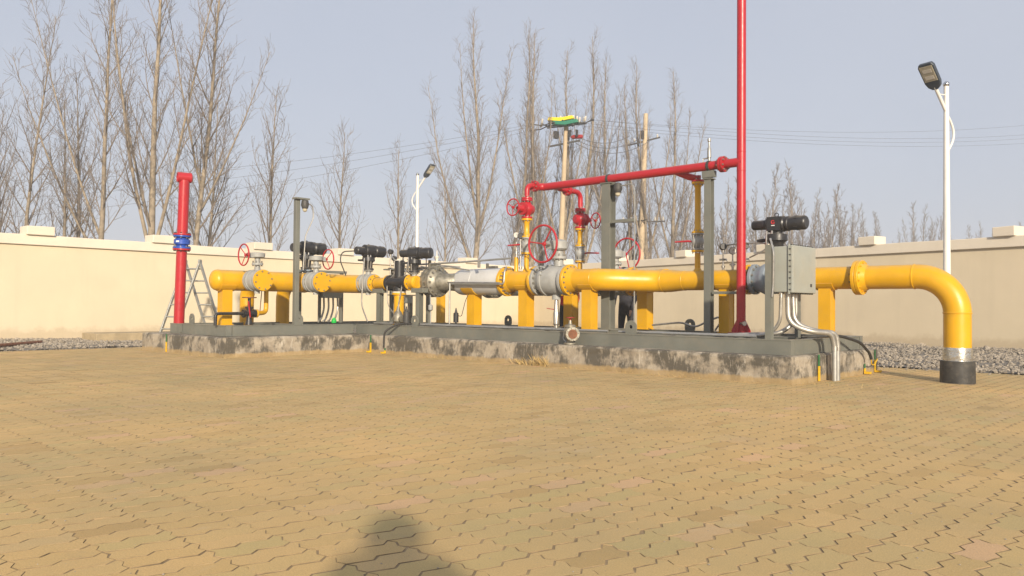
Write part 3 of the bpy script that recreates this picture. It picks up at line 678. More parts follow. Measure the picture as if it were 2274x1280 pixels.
# spool with vent branch
t = thing('pipe_spool', 'short yellow spool between the silver vessel and big ball valve', 'pipe', (-9.65, 10.4, ZT))
flange(t, (-10.02, 10.4, ZA), X, .27, .06, 'yellow', 20, hub=(.1, .185), br=.017, bl=.2); MB().cyl((-9.95, 10.4, ZA), (-9.36, 10.4, ZA), RP, n=40).build('pipe', 'yellow', t)
flange(t, (-9.29, 10.4, ZA), X * -1, .262, .05, 'yellow', 16, hub=(.08, .185), br=.016)
MB().lathe((-9.55, 10.4, ZA + .15), Z, [(0, .08), (.05, .062), (.07, .045), (.34, .045)], 20).build('vent_stub', 'yellow', t)
MB().lathe((-9.8, 10.4, ZA + .15), Z, [(0, .05), (.05, .04), (.28, .035)], 18).build('gauge_stub', 'yellow', t)
def vent_riser(label, x_, y_, z0, z1, hlen, lev):
    """isolating ball valve with lever, then a yellow pup piece"""
    t = thing('vent_riser', label, 'pipe', (x_, y_, z0))
    flange(t, (x_, y_, z0), Z, .095, .028, 'yellow', 8, br=.010, bl=.08); c = V(x_, y_, z0 + .15)
    MB().lathe(c - Z * .13, Z, [(0, .092), (.02, .092), (.022, .05), (.06, .07), (.10, .095), (.16, .095), (.2, .07), (.235, .05), (.24, .092), (.26, .092)], 22).build('valve_body', 'valve', t)
    s_ = MB()
    for k in range(8):
        a = .3 + k * math.pi / 4; s_.cyl(c + V(.078 * math.cos(a), .078 * math.sin(a), -.12), c + V(.078 * math.cos(a), .078 * math.sin(a), .12), .008, n=6)
    s_.build('studs', 'bolt', t, False, kind='stuff')
    l = V(lev); MB().tube([c + l * .08, c + l * .14 + Z * .01, c + l * .36], [.014, .016, .012], 8).build('lever', 'red', t)
    zf = z0 + .295; flange(t, (x_, y_, zf), Z, .095, .028, 'yellow', 8, br=.010)
    MB().lathe((x_, y_, zf), Z, [(0, .07), (.05, .06), (.07, .048), (z1 - zf - .07, .048), (z1 - zf - .05, .06), (z1 - zf, .07)], 22).build('pipe', 'yellow', t)
    flange(t, (x_, y_, z1), Z, .098, .03, 'yellow', 8, br=.010); return t
def globe_valve(label, x_, y_, z0, d, wr, wd):
    t = thing('globe_valve', label, 'valve', (x_, y_, z0)); c = V(x_, y_, z0 + .17); d = V(d)
    flange(t, (x_, y_, z0 + .016), Z, .1, .03, 'red', 8, br=.01); flange(t, (x_, y_, z0 + .325), Z, .1, .03, 'red', 8, br=.01); flange(t, (x_, y_, z0 + .358), Z, .1, .03, 'red', 8, br=.01)
    m_ = MB(); m_.lathe((x_, y_, z0 + .03), Z, [(0, .055), (.05, .08), (.1, .115), (.14, .125), (.18, .115), (.23, .08), (.28, .055)], 24)
    m_.lathe(c - d * .13, d, [(0, .06), (.02, .09), (.1, .1), (.22, .1), (.225, .115), (.26, .115), (.265, .07), (.33, .05), (.38, .03), (wd - .05, .016)], 22); m_.build('body', 'red', t)
    handwheel(t, c + d * wd, d, wr, 'red', .012, 3, .025, .5, .0)
vent_riser('yellow vent riser with red-lever valve, nearest the pressure gauge', -9.55, 10.4, 1.84, 2.44, 0, (-1, -.3, 0))
globe_valve('red globe valve on the front vent riser, wheel towards the wall side', -9.55, 10.4, 2.458, (0, -1, 0), .145, .36)
vent_riser('yellow vent riser with red-lever valve behind the big ball valve', -9.3, 11.6, 1.74, 2.34, 0, (1, .3, 0))
globe_valve('red globe valve on the rear vent riser beside the concrete pole', -9.3, 11.6, 2.358, (.25, .97, 0), .145, .36)

# big ball valve
t = thing('ball_valve', 'big grey ball valve with the largest red handwheel', 'valve', (-8.92, 10.4, ZT))
c = V(-8.92, 10.4, ZA); ball_valve(t, c, X, .262, .68, 'valve', True, 16)
stem(t, (-8.80, 10.4, ZA + .24), .28, .085, .135); MB().cyl((-8.85, 10.4, ZA - .22), (-8.85, 10.4, ZA - .33), .075, n=18).build('drain_boss', 'valve', t)
g = MB(); g.lathe((-8.80, 10.4, ZA + .51), Z, [(0, .11), (.03, .15), (.15, .15), (.17, .12), (.19, .06)], 24); g.box((-8.80, 10.27, ZA + .59), (.16, .22, .13)); gb = g.build('gearbox', 'valve', t)
MB().cyl((-8.80, 10.16, ZA + .59), (-8.80, 10.0, ZA + .59), .02).build('shaft', 'bolt', gb)
handwheel(t, (-8.80, 9.98, ZA + .60), Y * -1, .31, 'red', .018, 3, .04, .9, .03)
# raised casting marks on the valve body
cm = MB()
for k in range(7):
    a = R(200 + k * 14); cm.box((-9.0, 10.4 + .262 * math.cos(a), ZA - .262 * math.sin(a) * -1 if False else ZA + .262 * math.sin(a) * -1), (.05, .012, .03), axes=(X, V(0, -math.sin(a), -math.cos(a)), V(0, math.cos(a), -math.sin(a))))
cm.build('casting_marks', 'valve', t, False, kind='stuff')
t = thing('drain_pipe', 'short stainless drain pipe hanging below the big ball valve', 'pipe', (-8.85, 10.4, ZT))
MB().lathe((-8.85, 10.4, ZA - .33), Z * -1, [(0, .03), (.05, .035), (.2, .045), (.23, .055), (.42, .055), (.44, .04), (.52, .04)], 16).build('pipe', 'stainless', t); MB().tube([(-8.85, 10.37, .85), (-8.98, 10.3, .87)], .008, 6).build('lever', 'brick_red', t)
# angle valve standing on the plinth edge
t = thing('angle_valve', 'bare steel angle valve with rusty open flange on the plinth edge', 'valve', (-7.58, 9.23, .34)); c = V(-7.58, 9.23, .34)
MB().lathe(c, Z, [(0, .095), (.025, .095), (.03, .05), (.08, .055), (.12, .085), (.2, .09), (.25, .075), (.26, .085), (.29, .085), (.30, .03), (.36, .02)], 24).build('body', 'steel', t)
fd = V(.8, -.6, 0); f_ = flange(t, c + fd * .15 + Z * .16, fd, .105, .03, 'steel', 8, br=.011, both=True); MB().cyl(c + Z * .16, c + fd * .15 + Z * .16, .055, n=18).build('outlet', 'steel', t)
MB().lathe(c + fd * .167 + Z * .16, fd, [(0, .07), (.006, .07), (.006, .04), (-.02, .035)], 22, True, True).build('rusty_bore', 'rust', t); MB().tube([c + Z * .36, c + Z * .4], .012, 8).build('spindle', 'brick_red', t); MB().torus(c + Z * .40, Z, .06, .007, 20, 6).build('small_wheel', 'brick_red', t)
MB().tube(route([c + V(-.1, 0, .28), c + V(-.12, -.02, .08), c + V(-.05, -.03, .03)], .03), .006, 6).build('bleed_tube', 'stainless', t)

# S bend, reducer and run to the blue-grey valve
YR = 11.05
t = thing('pipe_run', 'yellow pipe with an offset bend between ball valve and red riser', 'pipe', (-7.3, 10.7, ZT))
flange(t, (-8.54, 10.4, ZA), X, .265, .055, 'yellow', 16, hub=(.12, .185), br=.019)
path = [V(-8.44, 10.4, ZA), V(-8.06, 10.4, ZA)]; rad = [RP, RP]
for i in range(1, 15):
    u = i / 15; s_ = u * u * (3 - 2 * u); path.append(V(-8.06 + .95 * u, 10.4 + (YR - 10.4) * s_, ZA + (ZR - ZA) * s_)); rad.append(RP)
path += [V(-7.11, YR, ZR), V(-6.98, YR, ZR), V(-6.72, YR, ZR), V(-5.66, YR, ZR)]; rad += [RP, RP, RR, RR]
MB().tube(path, rad, 40).build('pipe', 'yellow', t)
for x_, y_, r_ in ((-8.02, 10.402, RP), (-7.1, YR, RP), (-6.72, YR, RR)): MB().lathe((x_ - .008, y_, ZA if x_ < -7.5 else ZR), X, [(0, r_), (.004, r_ + .004), (.012, r_ + .004), (.016, r_)], 40, False, False).build('weld_bead', 'yellow', t)
flange(t, (-5.64, YR, ZR), X * -1, .225, .045, 'yellow', 12, hub=(.07, .16), br=.016)
MB().lathe((-6.5, YR, ZR + .13), Z, [(0, .08), (.04, .06), (.06, .045), (.30, .045)], 18).build('vent_stub', 'yellow', t)
# rear run
t = thing('pipe_run', 'rear yellow pipe run mostly hidden behind the front bend', 'pipe', (-9, 11.6, ZT))
MB().tube([(-9.72, 11.6, ZA), (-8.9, 11.6, ZA)], RP, 32).build('pipe', 'yellow', t); MB().tube([(-13.5, 11.6, ZA), (-11.75, 11.6, ZA)], .11, 24).build('pipe', 'yellow', t)
MB().tube([(-8.1, 11.6, ZA), (-7.85, 11.6, ZA)] + [V(-7.85 + .75 * u, 11.6 - (.5) * (u * u * (3 - 2 * u)), ZA) for u in [i / 10 for i in range(1, 11)]], RP, 32).build('pipe', 'yellow', t)
flange(t, (-8.12, 11.6, ZA), X, .255, .05, 'yellow', 16, hub=(.08, .185)); flange(t, (-8.88, 11.6, ZA), X * -1, .255, .05, 'yellow', 16, hub=(.08, .185)); flange(t, (-9.7, 11.6, ZA), X * -1, .255, .05, 'yellow', 16)
MB().lathe((-9.3, 11.6, ZA + .15), Z, [(0, .08), (.05, .06), (.07, .045), (.24, .045)], 18).build('vent_stub', 'yellow', t)
t = thing('ball_valve', 'rear grey ball valve with red handwheel behind the tall grey column', 'valve', (-8.5, 11.6, ZT))
c = V(-8.5, 11.6, ZA); ball_valve(t, c, X, .25, .64, 'valve', True, 16); stem(t, c + Z * .22, .2, .08, .125)
g = MB(); g.lathe(c + Z * .42, Z, [(0, .1), (.03, .14), (.14, .14), (.16, .1)], 22); g.box(c + V(0, .12, .50), (.15, .2, .11)); gb = g.build('gearbox', 'valve', t); MB().cyl(c + V(0, .2, .5), c + V(0, .3, .5), .018).build('shaft', 'bolt', gb)
handwheel(t, c + V(.04, .3, .51), Y, .29, 'red', .016, 3, .035, .3, .02)

# right-hand valve with actuator
t = thing('ball_valve', 'blue-grey valve under the largest black actuator beside the red riser', 'valve', (-5.2, YR, ZT))
c = V(-5.2, YR, ZR); ball_valve(t, c, X, .225, .74, 'bluegrey', True, 12); stem(t, c + Z * .2, .2, .09, .14, 'bluegrey'); actuator(t, c + Z * .80, X, 1.0, mark=(0, -1, 0))
# outlet pipe
t = thing('outlet_pipe', 'thick yellow pipe with big elbow turning down into the ground', 'pipe', (-2.83, YR, 0))
MB().cyl((-4.84, YR, ZR), (-4.06, YR, ZR), RR, n=40).build('pipe', 'yellow', t)
flange(t, (-4.83, YR, ZR), X * -1, .225, .045, 'yellow', 12, both=True)
flange(t, (-4.045, YR, ZR), X * -1, .235, .045, 'yellow', 12, hub=(.02, .16), br=.015, bolt='darkbolt'); flange(t, (-3.995, YR, ZR), X, .235, .045, 'yellow', 12, hub=(.07, .162), br=.015, bolt='yellow')
MB().cyl((-3.94, YR, ZR), (-3.33, YR, ZR), RR + .003, n=40).build('pipe', 'yellow', t)
XE = -2.83
el = [V(-3.33, YR, ZR)] + arc((XE, YR, ZR), X, Z * -1, .47, 18); MB().tube(el, RR + .004, 40).build('elbow', 'yellow', t)
MB().lathe((-3.335, YR, ZR), X, [(0, .158), (.004, .164), (.016, .164), (.02, .158)], 40, False, False).build('weld_bead', 'yellow', t); MB().lathe((XE, YR, ZR - .475), Z, [(0, .16), (.004, .166), (.016, .166), (.02, .16)], 40, False, False).build('weld_bead', 'yellow', t)
MB().cyl((XE, YR, ZR - .47), (XE, YR, .42), RR + .002, n=40).build('riser_leg', 'yellow', t)
MB().lathe((XE, YR, .26), Z, [(0, .17), (.03, .166), (.06, .171), (.09, .165), (.13, .168), (.175, .162)], 40).build('foil_wrap', 'foil', t)
MB().lathe((XE, YR, -.03), Z, [(0, .198), (.02, .2), (.30, .196), (.302, .17)], 40).build('ground_sleeve', 'sleeve', t)

# ================================================================== RED VENT SYSTEM
HY, HZ, HR = 10.8, 3.06, .068
t = thing('vent_header', 'long red vent header pipe joining the two globe valves to the riser', 'pipe', (-7.6, HY, 3.0))
MB().tube([(-9.55, 10.4, 2.845), (-9.55, 10.4, 2.9)] + arc((-9.55, 10.4, HZ), Z, Y, .11, 8) + [V(-9.55, 10.58, HZ)], .046, 20).build('branch_pipe', 'red', t)
flange(t, (-9.55, 10.58, HZ), Y, .1, .032, 'red', 8, br=.01); flange(t, (-9.55, 10.615, HZ), Y, .1, .032, 'red', 8, br=.01)
MB().tube([V(-9.55, 10.62, HZ)] + arc((-9.55, HY, HZ), Y, X, .13, 8) + [V(-5.7, HY, HZ)], [HR * .9] * 2 + [HR] * 9, 22).build('pipe', 'red', t)
MB().tube([V(-9.3, HY, HZ - .01), V(-9.3, 11.22, HZ - .03)], .05, 18).build('branch_tee', 'red', t)
flange(t, (-9.3, 11.2, HZ - .03), Y, .1, .03, 'red', 8, br=.01); flange(t, (-9.3, 11.235, HZ - .03), Y, .1, .03, 'red', 8, br=.01)
MB().tube([V(-9.3, 11.24, HZ - .03)] + arc((-9.3, 11.6, HZ - .03), Y, Z * -1, .13, 8) + [V(-9.3, 11.6, 2.74)], .048, 20).build('branch_pipe', 'red', t)
flange(t, (-5.95, HY, HZ), X, .12, .036, 'red', 8, br=.013); flange(t, (-5.908, HY, HZ), X, .12, .036, 'red', 8, br=.013)
MB().lathe((-9.2, HY, HZ - .07), Z * -1, [(0, .015), (.05, .015), (.05, .022), (.07, .022)], 10).build('drain_plug', 'iron', t)
for x_ in (-8.05, -6.16): MB().lathe((x_ - .02, HY, HZ), X, [(0, HR + .002), (.0, HR + .012), (.04, HR + .012), (.04, HR + .002)], 22).build('clamp', 'iron', t)
MB().tube([(-6.78, HY, HZ - .01), (-6.6, 10.95, HZ - .1), (-6.5, 11.03, HZ - .13)], [.05, .055, .05], 18).build('branch_tee', 'red', t)
MB().tube([(-6.5, YR, HZ - .08), (-6.5, YR, HZ - .16)], .05, 16).build('branch_pipe', 'red', t); flange(t, (-6.5, YR, HZ - .167), Z, .1, .03, 'red', 8, br=.01)
vent_riser('yellow vent riser rising beside the slim grey column to the red header', -6.5, YR, 1.79, HZ - .2, 0, (-.9, -.4, 0))
MB().lathe((-6.16, HY, HZ + HR), Z, [(0, .02), (.06, .02), (.06, .032), (.2, .03), (.22, .018), (.30, .016), (.31, .028), (.35, .026)], 12).build('safety_valve', 'galv', t); MB().tube([(-6.16, HY, HZ + .12), (-6.26, HY, HZ + .12), (-6.26, HY, HZ + .06)], .012, 8).build('safety_valve_branch', 'galv', t)
t = thing('vent_riser', 'tall red vent riser rising out of the picture from its bolted foot', 'pipe', (-5.63, HY, ZT))
MB().tube([(-5.63, HY, ZT + .02), (-5.63, HY, 3.0), (-5.63, HY, 6.9)], .066, 26).build('pipe', 'red', t); MB().tube([(-5.72, HY, HZ), (-5.6, HY, HZ)], HR, 20).build('tee', 'red', t)
for z_ in (HZ - .14, HZ + .14, .78, .92): MB().lathe((-5.63, HY, z_), Z, [(0, .066), (.004, .069), (.01, .069), (.014, .066)], 26, False, False).build('weld_bead', 'red', t)
MB().box((-5.63, HY, ZT + .014), (.3, .24, .024)).build('foot_plate', 'red', t, False, .004)
for d in ((1, 0), (-1, 0), (0, 1), (0, -1)):
    dv = V(d[0], d[1], 0); MB().prism([(.06, 0), (.15 if d[0] else .11, 0), (.15 if d[0] else .11, .03), (.06, .2)], V(-5.63, HY, ZT + .026) - dv.cross(Z) * .006, dv, Z, dv.cross(Z), .012).build('gusset', 'red', t, False)
MB().lathe((-5.6, HY - .06, .68), V(.8, -.6, 0), [(0, .02), (.08, .02), (.08, .032), (.12, .032)], 12).build('drain_cock', 'stainless', t)
# ---- red standpipe on the short skid
t = thing('vent_standpipe', 'lone red standpipe with tee top and blue flanged coupling', 'pipe', (-15.28, 6.72, ZT))
bx = V(-15.28, 6.72, ZT + .002); lean = V(.05, 0, 1).normalized()
def on(z_): return bx + lean * (z_ - ZT)
MB().cyl(on(ZT + .002), on(1.93), .098, n=28).build('pipe', 'red', t); MB().cyl(on(2.25), on(3.28), .098, n=28).build('pipe', 'red', t)
for z_, m__ in ((1.945, 'red'), (2.235, 'red')): flange(t, on(z_), lean, .165, .03, m__, 8, br=.014, bolt='darkbolt')
for z_ in (1.98, 2.20): flange(t, on(z_), lean, .165, .03, 'blue', 8, br=.014)
MB().lathe(on(1.99), lean, [(0, .1), (.04, .115), (.06, .15), (.14, .15), (.16, .115), (.2, .1)], 26).build('coupling', 'blue', t); MB().box(on(2.09) + V(.09, -.125, 0), (.06, .01, .03), rz=.6).build('nameplate', 'logo_white', t, False)
td = V(.25, .97, 0); ctop = on(3.33); MB().lathe(ctop - td * .13, td, [(.06, .08), (0, .082), (0, .1), (.25, .1), (.27, .07)], 26).build('tee_top', 'red', t)

# ================================================================== COLUMNS AND LAMPS ON THE SKID
def hcol(label, x_, y_, z1, w, name='steel_column'):
    t = thing(name, label, 'column', (x_, y_, ZT)); m_ = MB(); h = z1 - ZT
    m_.box((x_, y_ - w / 2 + .006, ZT + h / 2), (w, .012, h)); m_.box((x_, y_ + w / 2 - .006, ZT + h / 2), (w, .012, h)); m_.box((x_, y_, ZT + h / 2), (.01, w - .026, h)); m_.build('section', 'frame', t, False)
    MB().box((x_, y_, z1 + .008), (w + .04, w + .04, .014)).build('top_plate', 'frame', t, False); MB().box((x_, y_, ZT + .008), (w + .06, w + .06, .014)).build('base_plate', 'frame', t, False)
    return t
t1 = hcol('thick grey steel column holding the red header near the floodlight', -8.05, HY, HZ - HR - .02, .17)
MB().box((-8.05, HY, HZ - HR - .03), (.3, .08, .03)).build('bracket', 'frame', t1, False); MB().box((-7.73, HY - .02, 2.33), (.44, .05, .05)).build('conduit_arm', 'frame', t1, False)
t2 = hcol('slim grey steel column holding the red header near the riser', -6.16, HY, HZ - HR - .14, .11)
MB().box((-6.16, HY, HZ - HR - .06), (.2, .09, .1)).build('cradle', 'frame', t2, False); MB().box((-5.9, HY + .02, 1.13), (.42, .05, .04)).build('brace', 'frame', t2, False)
def exlamp(label, p, d, cpts, mat='galv'):
    t = thing('flood_lamp', label, 'lamp', tuple(p)); p = V(p)
    MB().lathe(p, Z * -1, [(0, .03), (.02, .065), (.1, .075), (.15, .06), (.17, .05)], 18).build('housing', 'iron', t); MB().lathe(p - Z * .17, Z * -1, [(0, .045), (.04, .04), (.06, .015)], 14).build('lamp_glass', 'lens', t)
    MB().tube(route([p - Z * .06 + V(d) * .06] + [V(q) for q in cpts], .08), .012, 8).build('conduit', mat, t); return t
exlamp('small round lamp with conduit on the thick grey column', (-7.84, HY - .03, 2.97), X, [(-7.55, HY - .03, 2.93), (-7.50, HY - .03, 2.8), (-7.50, HY - .03, ZT + .02)])
t = thing('lamp_post', 'grey square lamp post with short arm above the second red handwheel', 'lamp post', (-13.28, 8.05, ZT))
MB().box((-13.28, 8.05, (ZT + 2.88) / 2), (.09, .09, 2.88 - ZT)).build('post', 'frame', t, False, .006); MB().box((-13.24, 8.11, 2.897), (.14, .30, .03)).build('arm', 'frame', t, False); MB().box((-13.28, 8.05, ZT + .008), (.16, .16, .014)).build('base_plate', 'frame', t, False)
exlamp('small round lamp hanging from the square lamp post arm', (-13.2, 8.17, 2.88), Y, [(-13.2, 8.34, 2.78), (-13.2, 8.36, 2.55), (-13.22, 8.2, 2.2), (-13.22, 8.16, 1.55)], 'flex')

# ================================================================== JUNCTION BOX
t = thing('junction_box', 'grey steel junction box on two posts at the skid end', 'junction box', (-4.4, 9.8, ZT))
bx0, bx1, by0, by1, bz0, bz1 = -4.53, -4.31, 9.5, 10.16, 1.11, 1.68
MB().box(((bx0 + bx1) / 2, (by0 + by1) / 2, (bz0 + bz1) / 2), (bx1 - bx0, by1 - by0, bz1 - bz0)).build('case', 'box', t, False, .008)
MB().box((bx1 + .006, (by0 + by1) / 2, (bz0 + bz1) / 2), (.012, by1 - by0 + .05, bz1 - bz0 + .05)).build('flange_rim', 'box', t, False, .003)
dr_ = MB().box((bx1 + .035, (by0 + by1) / 2, (bz0 + bz1) / 2), (.044, by1 - by0 + .02, bz1 - bz0 + .02)).build('door', 'box', t, False, .01)
MB().box((bx1 + .0585, by1 - .14, bz0 + .09), (.003, .05, .04)).build('nameplate', 'iron', dr_, False)
sc = MB()
for k in range(10):
    for zz in (bz0 - .018, bz1 + .018): sc.cyl((bx1 + .006, by0 + .02 + k * (by1 - by0 - .04) / 9, zz), (bx1 + .03, by0 + .02 + k * (by1 - by0 - .04) / 9, zz), .009, n=6)
for k in range(8):
    for yy in (by0 - .018, by1 + .018): sc.cyl((bx1 + .006, yy, bz0 + .03 + k * .072), (bx1 + .03, yy, bz0 + .03 + k * .072), .009, n=6)
sc.build('door_screws', 'iron', t, False, kind='stuff')
m_ = MB(); m_.box((-4.50, 9.44, (ZT + 1.7) / 2), (.008, .075, 1.7 - ZT)); m_.box((-4.54, 9.405, (ZT + 1.7) / 2), (.075, .008, 1.7 - ZT)); m_.build('post', 'frame', t, False)
m_ = MB(); m_.box((-4.50, 10.23, (ZT + 1.7) / 2), (.008, .075, 1.7 - ZT)); m_.box((-4.54, 10.265, (ZT + 1.7) / 2), (.075, .008, 1.7 - ZT)); m_.build('post', 'frame', t, False)
for z_ in (1.2, 1.6): MB().box((-4.545, 9.83, z_), (.03, .8, .04)).build('crossbar', 'frame', t, False)
MB().tube(route([(-4.52, 9.43, 1.78), (-4.46, 9.40, 1.6), (-4.47, 9.41, 1.2), (-4.48, 9.4, 1.05)], .05), .013, 8).build('side_conduit', 'stainless', t)
def flexc(label, pts, r, gl=True):
    t = thing('flexible_conduit', label, 'conduit', tuple(pts[0]), 'conduits below the junction box')
    P = route(pts, .16, 8); MB().tube(P, r, 14).build('hose', 'flex', t)
    if gl: MB().lathe(V(pts[0]) + Z * .02, Z * -1, [(0, r * 1.0), (0, r * 1.3), (.05, r * 1.3), (.05, r * 1.12), (.09, r * 1.12)], 12).build('gland', 'stainless', t)
    return t
flexc('braided conduit from the box to the ground pipe, nearer the post', [(-4.40, 9.66, 1.11), (-4.39, 9.66, .72), (-4.16, 9.74, .62), (-3.99, 10.02, .60), (-3.97, 10.06, .42)], .033)
flexc('braided conduit from the box to the ground pipe, farther from the post', [(-4.40, 9.80, 1.11), (-4.38, 9.80, .72), (-4.15, 9.88, .62), (-3.98, 10.13, .60), (-3.965, 10.15, .42)], .033)
flexc('braided conduit curling back from the box on to the skid', [(-4.44, 9.56, 1.11), (-4.46, 9.58, .72), (-4.6, 9.56, .57), (-4.9, 9.58, .545)], .022)
flexc('braided conduit curling behind the others on to the skid', [(-4.42, 9.94, 1.11), (-4.42, 9.95, .75), (-4.55, 9.80, .58), (-5.2, 9.62, .545)], .028)
for y_, lab in ((10.06, 'upright steel conduit pipe by the plinth, the one nearer the corner'), (10.15, 'upright steel conduit pipe by the plinth, farther from the corner')):
    t = thing('conduit_pipe', lab, 'pipe', (-3.97, y_, 0), 'upright conduits at the plinth end')
    MB().cyl((-3.97, y_, -.02), (-3.97, y_, .40), .034, n=16).build('pipe', 'galv', t); MB().lathe((-3.97, y_, .38), Z, [(0, .036), (.0, .042), (.05, .042), (.05, .034)], 14).build('union', 'stainless', t)
o = MB().tube(route([(-4.5, 10.3, .53), (-4.12, 10.62, .55), (-4.0, 11.0, .46), (-3.98, 11.3, .30), (-3.98, 11.36, .22)], .1), .02, 10).build('black_cable', 'rubber'); tag(o, 'black cable drooping over the skid end to the earth straps', 'cable')
# small instruments
def transmitter(label, p, h, mat='black'):
    t = thing('pressure_transmitter', label, 'transmitter', tuple(p)); p = V(p)
    MB().lathe(p, Z, [(0, .018), (.04, .018), (.04, .03), (.07, .03), (.07, .014), (h - .09, .012), (h - .09, .028), (h - .05, .03)], 12).build('stem', 'stainless', t)
    c = p + Z * h; MB().lathe(c - V(.6, -.8, 0) * .06, V(.6, -.8, 0), [(0, .04), (.01, .052), (.1, .055), (.12, .045)], 18).build('head', mat, t); MB().box(p + Z * (h * .45), (.12, .03, .03)).build('manifold', 'stainless', t, False, .004)
    MB().tube([p + Z * h * .45 + X * .05, p + Z * h * .45 + X * .07 + V(.02, -.04, -.03)], .007, 6).build('bleed_handle', 'stainless', t); return t
def gauge(label, p, h, d=(.62, -.78, 0)):
    t = thing('pressure_gauge', label, 'gauge', tuple(p)); p = V(p); d = V(d).normalized()
    MB().lathe(p, Z, [(0, .018), (.05, .018), (.05, .03), (.1, .03), (.1, .012), (h - .05, .01)], 12).build('stem', 'stainless', t); MB().tube([p + Z * .08 - X * .05, p + Z * .08 + X * .05], .01, 8).build('cock', 'stainless', t)
    c = p + Z * h; cs = MB().lathe(c - d * .02, d, [(0, .05), (.005, .056), (.035, .056), (.035, .05), (.03, .05)], 24, True, False).build('case', 'iron', t)
    MB().lathe(c + d * .008, d, [(0, .05), (.004, .05)], 24).build('dial', 'gauge', cs); e = d.cross(Z).normalized()
    MB().box(c + d * .014 + (e * -.5 + Z * .6) * .02, (.045, .002, .004), axes=((e * -.5 + Z * .6).normalized(), d, d.cross((e * -.5 + Z * .6)).normalized())).build('needle', 'needle', cs, False)
gauge('round pressure gauge above the yellow spool', (-9.8, 10.4, ZA + .43), .4)
transmitter('white-stemmed transmitter beside the gauge on the yellow spool', (-9.64, 10.34, ZA + .18), .62, 'iron')
MB().tube([(-9.8, 10.4, 1.86), (-9.92, 10.33, 1.87)], .01, 8)
transmitter('black transmitter on the pipe beside the slim grey column', (-6.06, YR, ZR + .15), .36)
gauge('round gauge between two black transmitters', (-5.9, YR, ZR + .15), .29)
transmitter('black transmitter half hidden behind the red riser', (-5.72, YR + .05, ZR + .15), .36)
transmitter('small transmitter sticking up behind the meter run', (-13.45, 10.5, ZA + .02), .52)
o = MB().tube(route([(-6.0, YR, 1.86), (-5.75, YR, 1.88), (-5.4, YR, 1.87), (-5.28, YR - .06, 1.80), (-5.45, YR - .1, 1.70), (-5.62, YR, 1.66)], .12), .011, 8).build('cable_loop', 'flex'); tag(o, 'looped flexible conduit behind the top of the red riser foot', 'conduit')
# rear instrument rack with bundled conduits, second rack and odd fittings
def rack(label, x_, y_, z_, n, dx):
    t = thing('terminal_box', label, 'terminal box', (x_, y_, ZT)); MB().box((x_, y_, z_), (.2, .46, .16)).build('case', 'box', t, False, .01)
    for s_ in (-.26, .26): MB().box((x_, y_ + s_, (ZT + z_ + .05) / 2), (.05, .05, z_ + .05 - ZT)).build('post', 'frame', t, False)
    MB().box((x_, y_, z_ + .095), (.24, .62, .02)).build('lid', 'frame', t, False)
    for k in range(n):
        yy = y_ - .17 + k * .34 / (n - 1); MB().tube(route([(x_ + .02, yy, z_ - .08), (x_ + .04, yy, z_ - .32), (x_ + .1, yy + dx, ZT + .06), (x_ + .2, yy + dx * 2, ZT + .04)], .12), .02, 10).build('hose', 'flex', t)
rack('rear terminal box with four curved conduits below the second valve', -14.4, 9.55, 1.12, 4, -.12)
rack('rear terminal box with conduits seen below the black gas meter', -13.5, 10.75, 1.02, 4, -.1)
t = thing('instrument_stand', 'grey instrument stand frame behind the second hand valve', 'stand', (-14.7, 9.4, ZT))
for y_ in (8.95, 9.98): MB().box((-14.62, y_, (ZT + 1.58) / 2), (.06, .06, 1.58 - ZT)).build('post', 'frame', t, False)
MB().box((-14.62, 9.46, 1.6), (.16, 1.2, .05)).build('tray', 'frame', t, False)
def small_valve(label, p, s=1.0):
    t = thing('regulator_valve', label, 'valve', tuple(p)); p = V(p)
    MB().lathe(p, Z, [(0, .06 * s), (.02, .06 * s), (.03, .03 * s), (.06 * s, .075 * s), (.14 * s, .085 * s), (.2 * s, .06 * s), (.24 * s, .03 * s), (.3 * s, .02 * s)], 16).build('body', 'steel', t)
    MB().lathe(p + V(-.09, 0, .1) * s, X, [(0, .05 * s), (.03 * s, .05 * s), (.03 * s, .03 * s), (.15 * s, .03 * s), (.15 * s, .05 * s), (.18 * s, .05 * s)], 14).build('ports', 'steel', t)
small_valve('dull metal regulator on the skid below the meter run', (-12.16, 9.6, ZT), 1.2)
t = thing('relay_can', 'dark green upright can beside the metal regulator', 'canister', (-11.93, 9.62, ZT)); MB().lathe((-11.93, 9.62, ZT), Z, [(0, .03), (.04, .03), (.04, .065), (.26, .065), (.27, .03), (.32, .015), (.36, .012)], 14).build('can', 'iron', t)
t = thing('relay_can', 'small black upright can near the slim conduit post', 'canister', (-10.95, 10.0, ZT)); MB().lathe((-10.95, 10.0, ZT), Z, [(0, .02), (.07, .02), (.07, .05), (.24, .05), (.25, .03), (.34, .008)], 12).build('can', 'black', t); MB().tube(route([(-10.9, 10.0, .72), (-10.8, 10.0, .7), (-10.75, 10.05, 1.0), (-10.72, 10.1, 1.12)], .05), .006, 6).build('lead', 'rubber', t)
o = MB().lathe((-14.1, 9.45, ZT), Z, [(0, .05), (.02, .055), (.07, .05), (.09, .03), (.11, .028)], 14).build('green_plug', 'green'); tag(o, 'bright green plastic plug lying on the skid behind the lug', 'plug')
